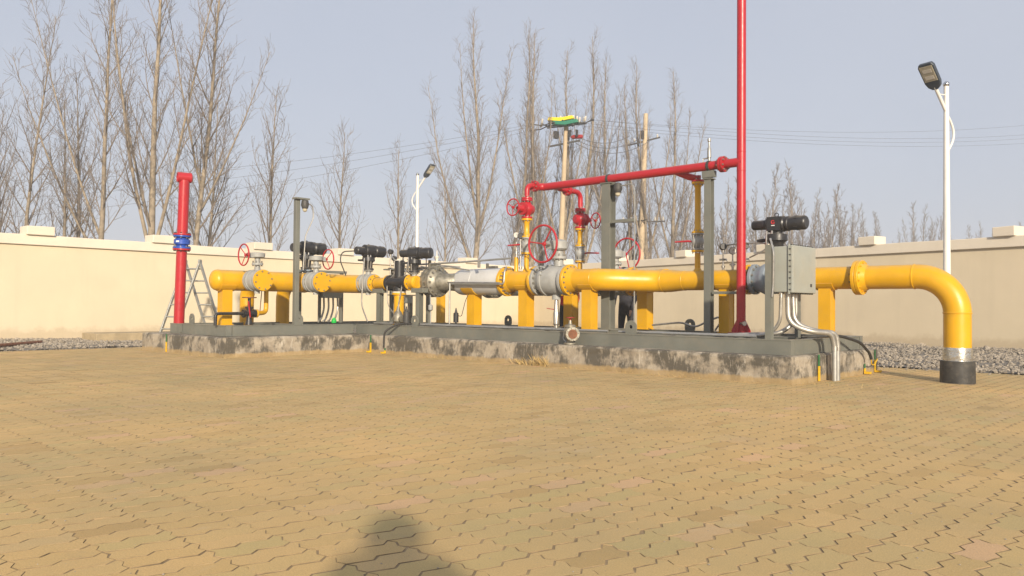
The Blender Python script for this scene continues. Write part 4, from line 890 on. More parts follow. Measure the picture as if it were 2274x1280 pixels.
for pts, lab in (([(-12.4, 9.72, 1.55), (-12.6, 9.66, 1.35), (-12.55, 9.64, .9), (-12.3, 9.6, .75)], 'thin pale lead looping from meter to regulator'), ([(-12.0, 9.7, 1.7), (-12.12, 9.66, 1.3), (-12.18, 9.62, .9), (-12.14, 9.6, .8)], 'braided lead from small actuator down to the regulator'), ([(-13.3, 9.62, 1.85), (-13.24, 9.55, 1.5), (-13.22, 9.5, .9), (-13.0, 9.5, .56)], 'braided lead hanging from the meter-head actuator to the skid')):
    o = MB().tube(route(pts, .15), .009 if 'pale' in lab else .014, 8).build('cable_lead', 'flex'); tag(o, lab, 'cable')
o = MB().tube(route([(-13.5, 9.55, 2.0), (-13.62, 9.3, 1.98), (-13.62, 9.25, 1.8), (-13.55, 9.35, 1.5)], .1), .012, 8).build('cable_lead', 'rubber'); tag(o, 'dark lead arching from actuator to the header top', 'cable')
# conduits lying along the skid front
for k, (y_, z_, x0, x1) in enumerate(((9.52, .545, -6.9, -4.75), (9.58, .55, -6.7, -4.6), (9.66, .54, -13.0, -7.2), (9.75, .545, -12.6, -8.3))):
    o = MB().tube([(x0, y_, z_), ((x0 + x1) / 2, y_ + .005, z_), (x1, y_, z_)], .016 if k < 2 else .02, 8).build('conduit_pipe', 'galv')
    tag(o, ('front thin conduit lying on the skid before the red riser', 'rear thin conduit lying on the skid before the red riser', 'long conduit lying on the skid under the filter vessel, front one', 'long conduit lying on the skid under the filter vessel, rear one')[k], 'conduit')
o = MB().tube(route([(-7.6, 11.45, .60), (-7.0, 11.4, .66), (-6.75, 11.4, .58), (-6.5, 11.42, .70), (-6.35, 11.45, .76), (-6.3, 11.45, .70), (-6.42, 11.45, .54)], .1), .016, 8).build('flexible_conduit', 'flex'); tag(o, 'flexible conduit humped over the skid below the long yellow run', 'conduit')
# earth straps
def strap(label, p, n, hgt, base=True):
    t = thing('earth_strap', label, 'earth strap', tuple(p), 'earth straps on the plinth'); p = V(p); n = V(n); e = n.cross(Z)
    MB().box(p + Z * (hgt * .28) + n * .012, (.045, .012, hgt * .56), axes=(e, n, Z)).build('yellow_band', 'earth_yellow', t, False); MB().box(p + Z * (hgt * .78) + n * .010, (.035, .009, hgt * .44), axes=(e, n, Z)).build('green_band', 'earth_green', t, False)
    if base: MB().box(p + n * .05 + Z * .018, (.06, .08, .03), axes=(e, n, Z)).build('foot', 'earth_yellow', t, False)
strap('yellow and green earth strap on the plinth below the red standpipe', (-14.8, 6.29, .005), (0, -1, 0), .33, False)
strap('yellow earth strap at the inner corner of the plinth', (-12.32, 9.09, .005), (0, -1, 0), .33)
strap('yellow and green earth strap near the outer plinth corner', (-4.09, 9.85, .005), (1, 0, 0), .33, False)
strap('yellow earth strap at the far end of the plinth', (-4.09, 11.8, .005), (1, 0, 0), .32)
strap('short yellow earth clamp below the drooping black cable', (-4.09, 11.4, .005), (1, 0, 0), .14)
strap('short yellow earth clamp under the cable at the inner corner', (-11.88, 9.09, .005), (0, -1, 0), .10)
o = MB().tube(route([(-11.4, 9.5, .56), (-11.75, 9.3, .56), (-11.88, 9.06, .42), (-11.88, 9.05, .12)], .1), .018, 10).build('black_cable', 'rubber'); tag(o, 'black cable bending over the skid at the inner corner', 'cable')
o = MB().tube(route([(-3.98, 11.36, .22), (-4.0, 11.42, .14), (-4.02, 11.6, .12), (-4.04, 11.78, .2)], .05), .008, 6).build('cable_lead', 'earth_yellow'); tag(o, 'thin yellow lead joining the two end earth straps', 'cable')
# odds and ends round the meter run
t = thing('cable_tray', 'grey cable tray behind the meter run', 'cable tray', (-13.2, 10.5, ZT))
MB().box((-13.0, 10.55, 1.66), (1.5, .22, .03)).build('tray', 'frame', t, False); MB().box((-13.6, 10.55, (ZT + 1.64) / 2), (.06, .06, 1.64 - ZT)).build('post', 'frame', t, False); MB().box((-12.4, 10.55, (ZT + 1.64) / 2), (.06, .06, 1.64 - ZT)).build('post', 'frame', t, False)
t = thing('aerial', 'short black stub aerial standing on the cable tray', 'aerial', (-13.15, 10.5, 1.68)); MB().lathe((-13.15, 10.5, 1.676), Z, [(0, .035), (.14, .04), (.15, .02), (.28, .012)], 10).build('stub', 'black', t)
transmitter('round-headed transmitter between actuator and cable tray', (-13.0, 10.05, ZA + .02), .62)
transmitter('transmitter standing just behind the black meter head', (-12.05, 10.2, ZA - .02), .58, 'iron')
t = thing('vessel_nozzle', 'small flanged nozzle standing on the filter closure', 'nozzle', (-11.62, 10.1, ZA + .37)); MB().lathe((-11.62, 10.1, ZA + .37), Z, [(0, .05), (.02, .05), (.02, .025), (.1, .025), (.1, .04), (.13, .04), (.13, .012), (.24, .01)], 12).build('neck', 'porcelain', t)
for k, (pts, lab) in enumerate((([(-12.9, 10.0, 1.9), (-12.7, 9.98, 1.75), (-12.5, 9.98, 1.62), (-12.2, 9.95, 1.5)], 'thin tube sloping from transmitter to meter'), ([(-11.95, 9.98, 1.66), (-11.6, 9.9, 1.62), (-11.3, 9.95, 1.66), (-10.9, 10.05, 1.62)], 'thin tube bending along the top of the closure'), ([(-11.5, 9.84, 1.1), (-11.46, 9.82, .8), (-11.44, 9.8, .56)], 'thin drain tube below the filter closure'))):
    o = MB().tube(route(pts, .08), .011, 8).build('impulse_tube', 'galv'); tag(o, lab, 'tubing')
t = thing('conduit_fitting', 'small grey conduit box on a tube below the closure', 'conduit box', (-11.44, 9.8, .85)); MB().lathe((-11.44, 9.8, .80), Z, [(0, .02), (.02, .045), (.10, .045), (.12, .02)], 12).build('box', 'valve', t)
# grit scattered over the paving
gr = MB(); r = random.Random(91); ico = [V(p).normalized() for p in ((0, 0, 1), (.9, 0, .3), (.2, .9, .3), (-.8, .5, .3), (-.7, -.6, .3), (.3, -.9, .3))]
for k in range(900):
    d_ = 2.4 + 9 * r.random() ** 1.6; l_ = r.uniform(-.68, .68) * d_; p = R0 * l_ + F0 * d_; s_ = r.choice((.0015, .002, .002, .003, .005)) * r.uniform(.7, 1.3)
    if in_plinth(p.x, p.y) or p.y > 12.9: continue
    gr.add([p + q * s_ for q in ico], [(0, 1, 2), (0, 2, 3), (0, 3, 4), (0, 4, 5), (0, 5, 1)])
for k in range(420):
    e_ = r.random(); p = V(r.uniform(-5, 4), 13.0 - abs(r.gauss(0, .18)), 0) if e_ < .6 else V(-16.9 + abs(r.gauss(0, .15)), r.uniform(1, 8), 0)
    gr.add([p + V(q.x, q.y, q.z * .7) * r.uniform(.012, .026) for q in ico], [(0, 1, 2), (0, 2, 3), (0, 3, 4), (0, 4, 5), (0, 5, 1)])
tag(gr.build('loose_grit', 'stone', smooth=False, kind='stuff'), 'loose grit and stray gravel scattered over the paving', 'grit')
# dry grass at the plinth foot
gm = MB(); r = random.Random(21)
for (gx, gy, n_, hh) in ((-8.0, 9.05, 60, .2), (-8.35, 9.06, 40, .14), (-7.3, 9.06, 30, .06), (-5.8, 9.05, 40, .05), (-10.2, 9.05, 40, .06), (-13.4, 6.24, 30, .05), (-4.02, 9.4, 30, .06)):
    for k in range(n_):
        b = V(gx + r.gauss(0, .09 if hh > .1 else .4), gy - abs(r.gauss(0, .015)), 0); d = V(r.gauss(-.25, .35), r.gauss(-.1, .2), 1).normalized(); h = hh * r.uniform(.5, 1.1); w = V(r.gauss(0, 1), r.gauss(0, 1), 0).normalized() * .003
        gm.add([b - w, b + w, b + d * h * .6 + V(d.x, d.y, 0) * h * .1 + w * .6, b + d * h + V(d.x, d.y, 0) * h * .4], [(0, 1, 2), (0, 2, 3)])
tag(gm.build('dry_grass', 'straw', smooth=False, kind='stuff'), 'tufts of dry straw grass at the foot of the plinth', 'grass')

# ================================================================== LADDER
t = thing('step_ladder', 'grey aluminium folding ladder standing before the sunlit wall', 'ladder', (-18.3, 8.3, 0))
lw = V(.85, .53, 0).normalized() * .19; la = V(-.0, 1, 0); top = V(-18.3, 8.35, 1.88)
for sgn, nm in ((-1, 'a'), (1, 'b')):
    foot = V(-18.3, 8.35, .03) + la * sgn * .62
    for w_ in (-1, 1): MB().box((top + foot) / 2 + lw * w_, (.07, .035, (top - foot).length), axes=(((top - foot).cross(lw)).normalized(), lw.normalized(), (top - foot).normalized())).build('rail', 'alu', t, False, .004)
    for k in range(1, 7):
        q = foot + (top - foot) * (k / 6.6); MB().cyl(q - lw * .95, q + lw * .95, .018, n=8).build('rung', 'alu', t)
for w_ in (-1, 1): MB().lathe(top + lw * w_ - lw.normalized() * .025, lw, [(0, .05), (.05, .05)], 16).build('hinge', 'alu', t)

# ================================================================== LAMP POSTS
def lamp(label, base, h, adir, tilt):
    t = thing('street_lamp', label, 'street lamp', tuple(base), 'white yard lamps'); b = V(base); a = V(adir).normalized()
    MB().lathe(b, Z, [(0, .14), (.012, .14), (.012, .075), (h * .5, .06), (h, .045)], 20).build('pole', 'white', t)
    MB().sphere(b + Z * (h + .04), .06, 16).build('ball_finial', 'chrome', t)
    j = b + Z * (h - .5); e = j + a * .36 + Z * .44; MB().cyl(j, e, .032, n=12).build('arm', 'white', t); MB().cyl(b + Z * (h - .17), j + (e - j) * .72, .012, n=8).build('stay', 'white', t)
    MB().tube([j - a * .03 - Z * .05] + [j - a * (.04 + .2 * math.sin(math.pi * k / 10)) - Z * (.05 + .7 * k / 10) for k in range(1, 11)], .022, 10).build('scroll', 'white', t)
    d = (e - j).normalized(); s_ = a.cross(Z).normalized(); n_ = s_.cross(d).normalized() ; n_ = n_ if n_.z > 0 else n_ * -1
    hd = MB(); L = .56; out = []
    for u, w in ((0, .05), (.06, .12), (.15, .15), (L - .06, .155), (L, .12)): out.append((u, w))
    hd.prism([(u, w) for u, w in out] + [(u, -w) for u, w in reversed(out)], e - d * .05 - n_ * .03, d, s_, n_, .075); hb = hd.build('lamp_head', 'lampdark', t, False, .012)
    MB().box(e + d * .30 - n_ * .033, (.32, .25, .012), axes=(d, s_, n_)).build('lens_panel', 'lens', hb, False, .002)
    for k in range(2):
        MB().box(e + d * (.22 + .14 * k) - n_ * .041, (.07, .17, .004), axes=(d, s_, n_)).build('led_module', 'porcelain', hb, False)
lamp('taller white street lamp with dark head, before the shaded wall', (-4.48, 16.8, 0), 5.2, R0 * -.86 - F0 * .5, 0)
lamp('smaller white street lamp with dark head, beyond the sunlit wall', tuple(R0 * -3.42 + F0 * 28.5), 5.55, R0 * .86 - F0 * .5, 0)

# ================================================================== UTILITY POLES AND WIRES
def insul(mb_p, mb_s, p, up, s=1.0):
    mb_s.lathe(p, up, [(0, .03 * s), (.06 * s, .075 * s), (.08 * s, .035 * s), (.13 * s, .07 * s), (.15 * s, .03 * s), (.2 * s, .055 * s), (.24 * s, .03 * s)], 10)
def at(lat, dep): p = R0 * lat + F0 * dep; return (p.x, p.y, -.05)
PA = V(-25.1, 29.6, 0); PB = V(-22.9, 33.3, 0)
t = thing('utility_pole', 'concrete power pole with yellow and green bird guard on top', 'utility pole', tuple(PA))
topA = V(-24.9, 29.9, 9.7); MB().lathe(PA, topA - PA, [(0, .17), (9.7, .10)], 16).build('pole', 'pole', t)
ca = V(.90, .43, 0).normalized(); cb = V(-ca.y, ca.x, 0)
def xarm(t, c, d, L, w=.07): MB().box(c, (L, w, w), axes=(V(d).normalized(), Z.cross(V(d)).normalized(), V(d).normalized().cross(Z.cross(V(d)).normalized()))).build('crossarm', 'iron', t, False)
q = topA
lay = q + V(0, 0, .05); xarm(t, lay - Z * .9 + ca * -.1, (ca * 1 + Z * .14), 1.6, .08); xarm(t, lay + cb * .14, ca + Z * .05, 2.0, .05); xarm(t, lay - cb * .14, ca + Z * .05, 2.0, .05); xarm(t, lay + Z * .1, cb, 1.4, .05)
for k in range(4):
    xarm(t, lay + ca * (-.7 + k * .47) + Z * .12, cb + ca * .1, 1.0, .04)
ins = MB(); rod = MB(); tips = []
r = random.Random(31)
for k, (a_, b_, z_) in enumerate(((-1.1, -.4, .05), (-.85, .1, .15), (-.95, .45, .25), (.75, -.5, -.1), (.95, -.1, .15), (.8, .4, .3), (.35, -.55, -.15), (.2, .6, .2), (-.3, -.6, .0), (-1.25, .0, -.15))):
    p0 = lay + ca * a_ * .6 + cb * b_ * .6 + Z * .1; p1 = lay + ca * a_ * 1.45 + cb * b_ * 1.2 + Z * (z_)
    rod.tube([p0, (p0 + p1) / 2 - Z * .1, p1], .028, 6); rod.sphere(p1, .06, 8); tips.append(p1); insul(None, ins, p0 + (p1 - p0) * .5, V(.1, .1, 1), 1.0); insul(None, ins, p0 + Z * .05, V(0, 0, 1), 1.0)
ins.build('insulators', 'porcelain', t, kind='stuff'); rod.build('jumper_rods', 'iron', t, kind='stuff')
gd = MB()
def guard(c, L, h, mat, nm):
    m_ = MB(); pts = [(-L / 2, .05), (-L / 2 + .06, h + .05), (0, h - .01), (L / 2 - .06, h + .06), (L / 2, .07), (0, -.02)]
    m_.prism(pts, c - cb * .2, ca, Z, cb, .4); m_.build(nm, mat, t, False, .02)
guard(lay + V(0, 0, .10) - cb * .45 - ca * .12, 1.3, .16, 'cover_yellow', 'bird_guard'); guard(lay - Z * .10 - cb * .45 + ca * .1, 1.3, .18, 'cover_green', 'bird_guard')
m_ = MB(); m_.lathe(lay - Z * .6 + ca * .25, ca, [(0, .05), (.1, .1), (.55, .1), (.6, .05)], 12); m_.build('red_arrester', 'brick_red', t)
m_ = MB(); m_.box(lay - Z * .45 - ca * .5, (.18, .22, .35)); m_.box(lay - Z * .45 + ca * .25 - cb * .2, (.1, .1, .3)); m_.box(lay - Z * .45 + ca * .6 - cb * .2, (.1, .1, .3)); m_.build('fuse_switch', 'iron', t, False)
MB().tube([lay - ca * 1.0 - Z * .2, lay - ca * 1.05 - Z * .9, lay - ca * 1.02 - Z * 3, lay - ca * 1.3 - Z * 6], .012, 6).build('down_lead', 'wire', t)
t = thing('utility_pole', 'plain concrete power pole with bracket arms, beside the guarded pole', 'utility pole', tuple(PB))
topB = V(-22.65, 33.45, 10.6); MB().lathe(PB, topB - PB, [(0, .18), (10.6, .11)], 16).build('pole', 'pole', t)
xarm(t, V(-22.75, 33.4, 9.2), ca + Z * .2, 1.7, .07); xarm(t, V(-22.75, 33.4, 5.15), ca, 2.2, .06); xarm(t, V(-22.75, 33.25, 5.2), ca * .6 - cb * .6, .9, .05); MB().box((-22.7, 33.2, 9.5), (.16, .16, .4)).build('clamp', 'iron', t, False)
ins = MB()
for a_ in (-.75, -.45, .7): insul(None, ins, V(-22.75, 33.4, 9.24) + ca * a_ + Z * .14 * a_, Z, .8)
for a_ in (-1.0, -.6, .6, 1.0): insul(None, ins, V(-22.75, 33.4, 5.2) + ca * a_, Z, .8)
ins.build('insulators', 'porcelain', t, kind='stuff')
def wire(label, a, b, sag, r=.009, group=None):
    a = V(a); b = V(b); P = [a + (b - a) * (i / 16) - Z * sag * 4 * (i / 16) * (1 - i / 16) for i in range(17)]
    o = MB().tube(P, r, 5, False).build('power_line', 'wire'); tag(o, label, 'power line', group)
for k in range(3):
    wire(('slack upper wire', 'slack middle wire', 'slack lower wire')[k] + ' hung between the two concrete poles', lay - Z * (.55 + .18 * k) + ca * .5, V(-22.75, 33.4, 9.5 - .15 * k) + ca * (-.7 + .5 * k), .35 + .1 * k, .016)
e1 = [V(at(43, 60)) + Z * z_ for z_ in (15.4, 14.6, 14.3, 13.9)]
for k in range(4): wire(('topmost', 'second', 'third', 'lowest')[k] + ' power line leaving the pole past the taller lamp', tips[(5, 4, 3, 6)[k]], e1[k], .8, .007)
for k in range(3): wire(('upper', 'middle', 'lower')[k] + ' power line crossing the sky above the saplings', tips[(0, 1, 9)[k]], V(-44, 10 - k, 6.6 - k * 1.1), .6, .007)

# ================================================================== TREES
def build_tree(seed, H, r0, forks=(), lean=(0, 0), nb=34, bang=42, blen=.26, dens=1.0, start=.16, wob=.035, twl=1.0, minr=.0045):
    r = random.Random(seed); tr = MB(); cr = MB()
    up = Vector((0, 0, 1))
    def limb(p, d, L, rad, level, curve):
        seg = {1: 7, 2: 4, 3: 2}[level]; pts = [p.copy()]; rs = [rad]; d = d.normalized(); q = p.copy(); ds = [d.copy()]
        for i in range(seg):
            d = (d + up * curve / seg + Vector((r.gauss(0, .05), r.gauss(0, .05), r.gauss(0, .03)))).normalized(); q = q + d * (L / seg); pts.append(q.copy()); ds.append(d.copy()); rs.append(max(minr * .8, rad * (1 - .86 * (i + 1) / seg)))
        (cr).tube(pts, rs, {1: 6, 2: 4, 3: 3}[level], False)
        if level == 3: return
        if level == 1: n = max(3, int(L * 6.0 * dens)); lo = .12
        else: n = max(2, int(L * 5.6 * dens)); lo = .2
        for k in range(n):
            t_ = lo + (1 - lo) * (k + r.random()) / n; i = min(seg - 1, int(t_ * seg)); u = t_ * seg - i
            pp = pts[i].lerp(pts[i + 1], u); dd = ds[i + 1]; a = r.uniform(0, 6.283); x, y, z = basis(dd); an = R(r.uniform(28, 55))
            nd = dd * math.cos(an) + (x * math.cos(a) + y * math.sin(a)) * math.sin(an); nd.z += .12
            rr = rs[i] * (1 - u) + rs[i + 1] * u
            if level == 1: limb(pp, nd, max(.18, L * (.42 - .25 * t_) * r.uniform(.6, 1.2)) * twl, max(minr * 1.15, rr * .5), 2, .45)
            else: limb(pp, nd, r.uniform(.14, .38) * twl, minr, 3, .2)
    def stemline(p, d, L, rad, t0, n, ang, bl):
        K = max(6, int(L / .7)); pts = [p.copy()]; rs = [rad]; q = p.copy(); d = d.normalized(); ds = [d]
        for i in range(K):
            d = (d + Vector((r.gauss(0, wob), r.gauss(0, wob), 0)) + up * .08).normalized(); q = q + d * (L / K); pts.append(q.copy()); rs.append(max(.008, rad * (1 - .93 * ((i + 1) / K) ** .9))); ds.append(d)
        tr.tube(pts, rs, 9, False)
        for k in range(n):
            t_ = t0 + (.985 - t0) * ((k + r.random() * .8) / n) ** .92; i = min(K - 1, int(t_ * K)); u = t_ * K - i
            pp = pts[i].lerp(pts[i + 1], u); a = k * 2.4 + r.gauss(0, .35); an = R(ang * r.uniform(.75, 1.15) * (1.1 - .4 * t_)); dd = ds[i + 1]; x, y, z = basis(dd)
            nd = dd * math.cos(an) + (x * math.cos(a) + y * math.sin(a)) * math.sin(an); rr = rs[i] * (1 - u) + rs[i + 1] * u
            LL = bl * L * (1.15 - .85 * t_) * r.uniform(.55, 1.15); limb(pp, nd, max(.35, LL), max(minr * 1.6, min(rr * .55, .006 + LL * .009)), 1, .75)
        return pts, rs
    pts, rs = stemline(Vector((0, 0, 0)), Vector((lean[0], lean[1], 1)), H, r0, start, nb, bang, blen)
    for (t_, az, an, Lf, nf) in forks:
        i = int(t_ * (len(pts) - 1)); d = Vector((math.sin(R(an)) * math.cos(az), math.sin(R(an)) * math.sin(az), math.cos(R(an))))
        stemline(pts[i], d, Lf * H, rs[i] * .58, .12, nf, bang, blen * 1.1)
    return tr, cr
def place_tree(label, proto, loc, rz=0, s=1.0, group='bare trees beyond the walls'):
    t = thing('bare_tree', label, 'tree', loc, group); t.rotation_euler = (0, 0, rz); t.scale = (s, s, s)
    for nm, me in (('trunk', proto[0]), ('crown', proto[1])):
        o = bpy.data.objects.new(nm, me); COL.objects.link(o); o.parent = t
def proto(*a, **k):
    tr, cr = build_tree(*a, **k); out = []
    for mb, nm, mt in ((tr, 'trunk', 'bark'), (cr, 'crown', 'twig')):
        me = bpy.data.meshes.new(nm); me.from_pydata([tuple(v) for v in mb.v], [], mb.f); me.materials.append(M[mt])
        me.polygons.foreach_set('use_smooth', [True] * len(me.polygons)); out.append(me)
    return out
f_ = 1768.0
def pos(px, dep): return at((px - 1137) / f_ * dep, dep)
az_r = math.atan2(R0.y, R0.x); az_l = az_r + math.pi
# big poplars beyond the sunlit wall
place_tree('upright bare tree with whorled branches, farthest towards the rusty pipe', proto(101, 10.0, .08, (), (.01, .01), 36, 46, .24, 1.0, .14, .02), pos(52, 24.5))
place_tree('tall bare tree forking low, between the rusty pipe and concrete block', proto(102, 12.8, .10, ((.27, az_l, 24, .62, 20), (.20, az_l + .6, 30, .48, 16)), (R0.x * .03, R0.y * .03), 36, 36, .20, 1.15, .18, .02), pos(210, 23.5))
place_tree('thick pale bare tree with many upright stems, behind the concrete block', proto(103, 13.2, .125, ((.22, az_r, 17, .7, 22), (.22, az_l + .5, 14, .72, 22), (.26, az_l - .6, 26, .5, 16)), (R0.x * .02, R0.y * .02), 34, 34, .19, 1.15, .22, .02), pos(334, 22.5))
place_tree('tall leaning bare tree rising behind the lone red standpipe', proto(104, 13.6, .10, ((.30, az_r + .3, 26, .4, 16), (.36, az_l, 16, .5, 16)), (R0.x * .05, R0.y * .05), 46, 40, .19, 1.15, .12, .02), pos(424, 23.5))
sap = [proto(120 + k, 6.6, .075, (), (0, 0), 26, 38, .33, .9, .18, .02) for k in range(3)]
for px, d, s, lab in ((138, 26, 1.15, 'thin bare sapling just past the whorled tree'), (172, 27, 1.3, 'slender bare sapling close beside the low-forking tree'), (598, 27.5, 1.25, 'bare sapling standing above the first red handwheel'), (757, 28.5, 1.08, 'bare sapling standing above the second red handwheel'), (882, 29.5, 1.02, 'bare sapling standing just before the smaller white lamp'), (985, 30.5, .95, 'bare sapling standing just past the smaller white lamp'), (-8, 25, 1.2, 'bare sapling cut by the picture edge above the rusty pipe'), (455, 27, 1.2, 'slender bare sapling behind the leaning tree')):
    place_tree(lab, sap[int(px) % 3], pos(px, d), px * .7, s)
# poplars behind the corner
place_tree('tall broad bare poplar above the silver filter vessel', proto(131, 12.6, .145, ((.17, az_l, 26, .62, 20), (.32, az_r, 16, .6, 18), (.36, az_l + .4, 14, .55, 16)), (R0.x * .02, R0.y * .02), 38, 36, .18, 1.5, .16), pos(1048, 35), 0, 1.12)
place_tree('narrow bare poplar above the pressure gauge', proto(132, 13.4, .125, ((.2, az_r + .4, 24, .55, 18),), (0, 0), 46, 36, .17, 1.4, .14), pos(1134, 36.5))
pop = [proto(140 + k, 12.0, .14, ((.2, az_r + k, 20, .62, 20), (.27, az_l + k, 15, .62, 18), (.34, az_r + k + 1.3, 14, .55, 16), (.16, az_l + k + 1.2, 24, .5, 14)), (R0.x * .02 * (k - 1), R0.y * .02 * (k - 1)), 40, 33, .17, 1.35, .13) for k in range(3)]
for px, d, s, k, lab in ((1182, 37, 1.02, 0, 'bare poplar rising behind the front red globe valve'), (1248, 40, 1.02, 1, 'bare poplar rising behind the guarded concrete pole'), (1285, 42, 1.12, 2, 'slim bare poplar between the guarded pole and thick grey column'), (1346, 43, 1.08, 0, 'bare poplar rising behind the thick grey column'), (1398, 41, .92, 1, 'bare poplar between the thick grey column and the plain pole'), (1447, 40, 1.0, 2, 'bare poplar close beside the plain concrete pole'), (1492, 41, .98, 0, 'bare poplar behind the middle of the red header'), (1210, 44, 1.0, 2, 'faint bare poplar between front red valve and guarded pole')):
    place_tree(lab, pop[k], pos(px, d), px * .37, s * 1.12)
# far row
far = [proto(160 + k, 11.5, .13, ((.12, k * 2.0, 20, .74, 18), (.16, k * 2 + 2.5, 18, .72, 18), (.1, k * 2 + 4.2, 26, .6, 16), (.2, k * 2 + 5.4, 14, .7, 16), (.14, k * 2 + 1.2, 24, .6, 14)), (0, 0), 30, 34, .2, 1.1, .1, minr=.012) for k in range(4)]
frow = [(1612, 56, 1.0), (1634, 60, 1.0), (1682, 58, .92), (1712, 64, .95), (1752, 66, .95), (1786, 68, .98), (1816, 70, 1.0), (1842, 70, .96), (1868, 72, .98), (1896, 76, .98), (1920, 78, .95), (1945, 80, .98), (1990, 96, 1.0), (2030, 92, 1.0), (2052, 94, .95), (2092, 98, 1.02), (2128, 100, 1.0), (2152, 104, 1.0), (2180, 104, .98), (2206, 108, .98), (2236, 108, 1.0), (2262, 110, 1.0), (2286, 112, 1.0), (1555, 54, .8), (1530, 52, .75)]
for k, (px, d, s) in enumerate(sorted(frow)):
    lab = 'bare tree of the hazy far row past the red riser, tree %s from the riser' % ('one two three four five six seven eight nine ten eleven twelve thirteen fourteen fifteen sixteen seventeen eighteen nineteen twenty twenty-one twenty-two twenty-three twenty-four twenty-five'.split()[k])
    place_tree(lab, far[k % 4], pos(px + rnd.uniform(-6, 6), d + rnd.uniform(-4, 4)), px * .53, s * rnd.uniform(.82, 1.16), 'hazy far row of bare trees')
scrub = MB(); r = random.Random(77)
for k in range(2600):
    px = r.uniform(1500, 2330); d = r.uniform(60, 125); b = V(pos(px, d)); h = r.uniform(2.0, 4.6) * (1 if d > 80 else .75)
    dd = V(r.gauss(0, .16), r.gauss(0, .16), 1); scrub.tube([b, b + dd * h * .5, b + dd * h + V(r.gauss(0, .15), r.gauss(0, .15), 0)], [.03, .018, .006], 3, False)
    for j in range(4):
        q = b + dd * h * r.uniform(.3, .8); scrub.tube([q, q + V(r.gauss(0, .4), r.gauss(0, .4), r.uniform(.4, 1.1))], [.012, .006], 3, False)
tag(scrub.build('scrub_thicket', 'twig', kind='stuff'), 'hazy thicket of bare undergrowth below the far row of trees', 'thicket')

# ================================================================== PEOPLE
def person(label, joints, edges, radii, matf, hair, loc=(0, 0, 0)):
    t = thing('person', label, 'person', loc)
    names = list(joints); me = bpy.data.meshes.new('skeleton'); bm = bmesh.new(); lay_ = bm.verts.layers.skin.verify(); vm = {}
    for n_ in names: v = bm.verts.new(V(joints[n_])); v[lay_].radius = (radii[n_], radii[n_]) if not isinstance(radii[n_], tuple) else radii[n_]; v[lay_].use_root = (n_ == 'pelvis'); vm[n_] = v
    for a, b in edges: bm.edges.new((vm[a], vm[b]))
    bm.to_mesh(me); bm.free(); tmp = bpy.data.objects.new('skeleton', me); COL.objects.link(tmp)
    md = tmp.modifiers.new('skin', 'SKIN'); md.use_smooth_shade = True; sd = tmp.modifiers.new('sub', 'SUBSURF'); sd.levels = 2; sd.render_levels = 2
    dg = bpy.context.evaluated_depsgraph_get(); dg.update(); ev = tmp.evaluated_get(dg); m2 = bpy.data.meshes.new_from_object(ev); bpy.data.objects.remove(tmp, do_unlink=True)
    ms = []; 
    for p in m2.polygons:
        k = matf(p.center)
        if k not in ms: ms.append(k)
    m2.materials.clear()
    for k in ms: m2.materials.append(M[k])
    for p in m2.polygons: p.material_index = ms.index(matf(p.center)); p.use_smooth = True
    o = bpy.data.objects.new('body', m2); COL.objects.link(o); o.parent = t
    hc, hr, hd_ = V(hair[0]), hair[1], V(hair[2])
    hm = MB(); hm.sphere(V(loc) + hc, hr, 18, (1.0, 1.06, 1.02)); hm.f = [f for f in hm.f if True]
    keep = []
    for f in hm.f:
        c_ = sum((hm.v[i] for i in f), V(0, 0, 0)) / len(f) - V(loc) - hc
        if c_.dot(hd_) < hr * .25 and c_.z > -hr * .55 or c_.z > hr * .45: keep.append(f)
    hm.f = keep; ho = hm.build('hair', 'hair', t); return t
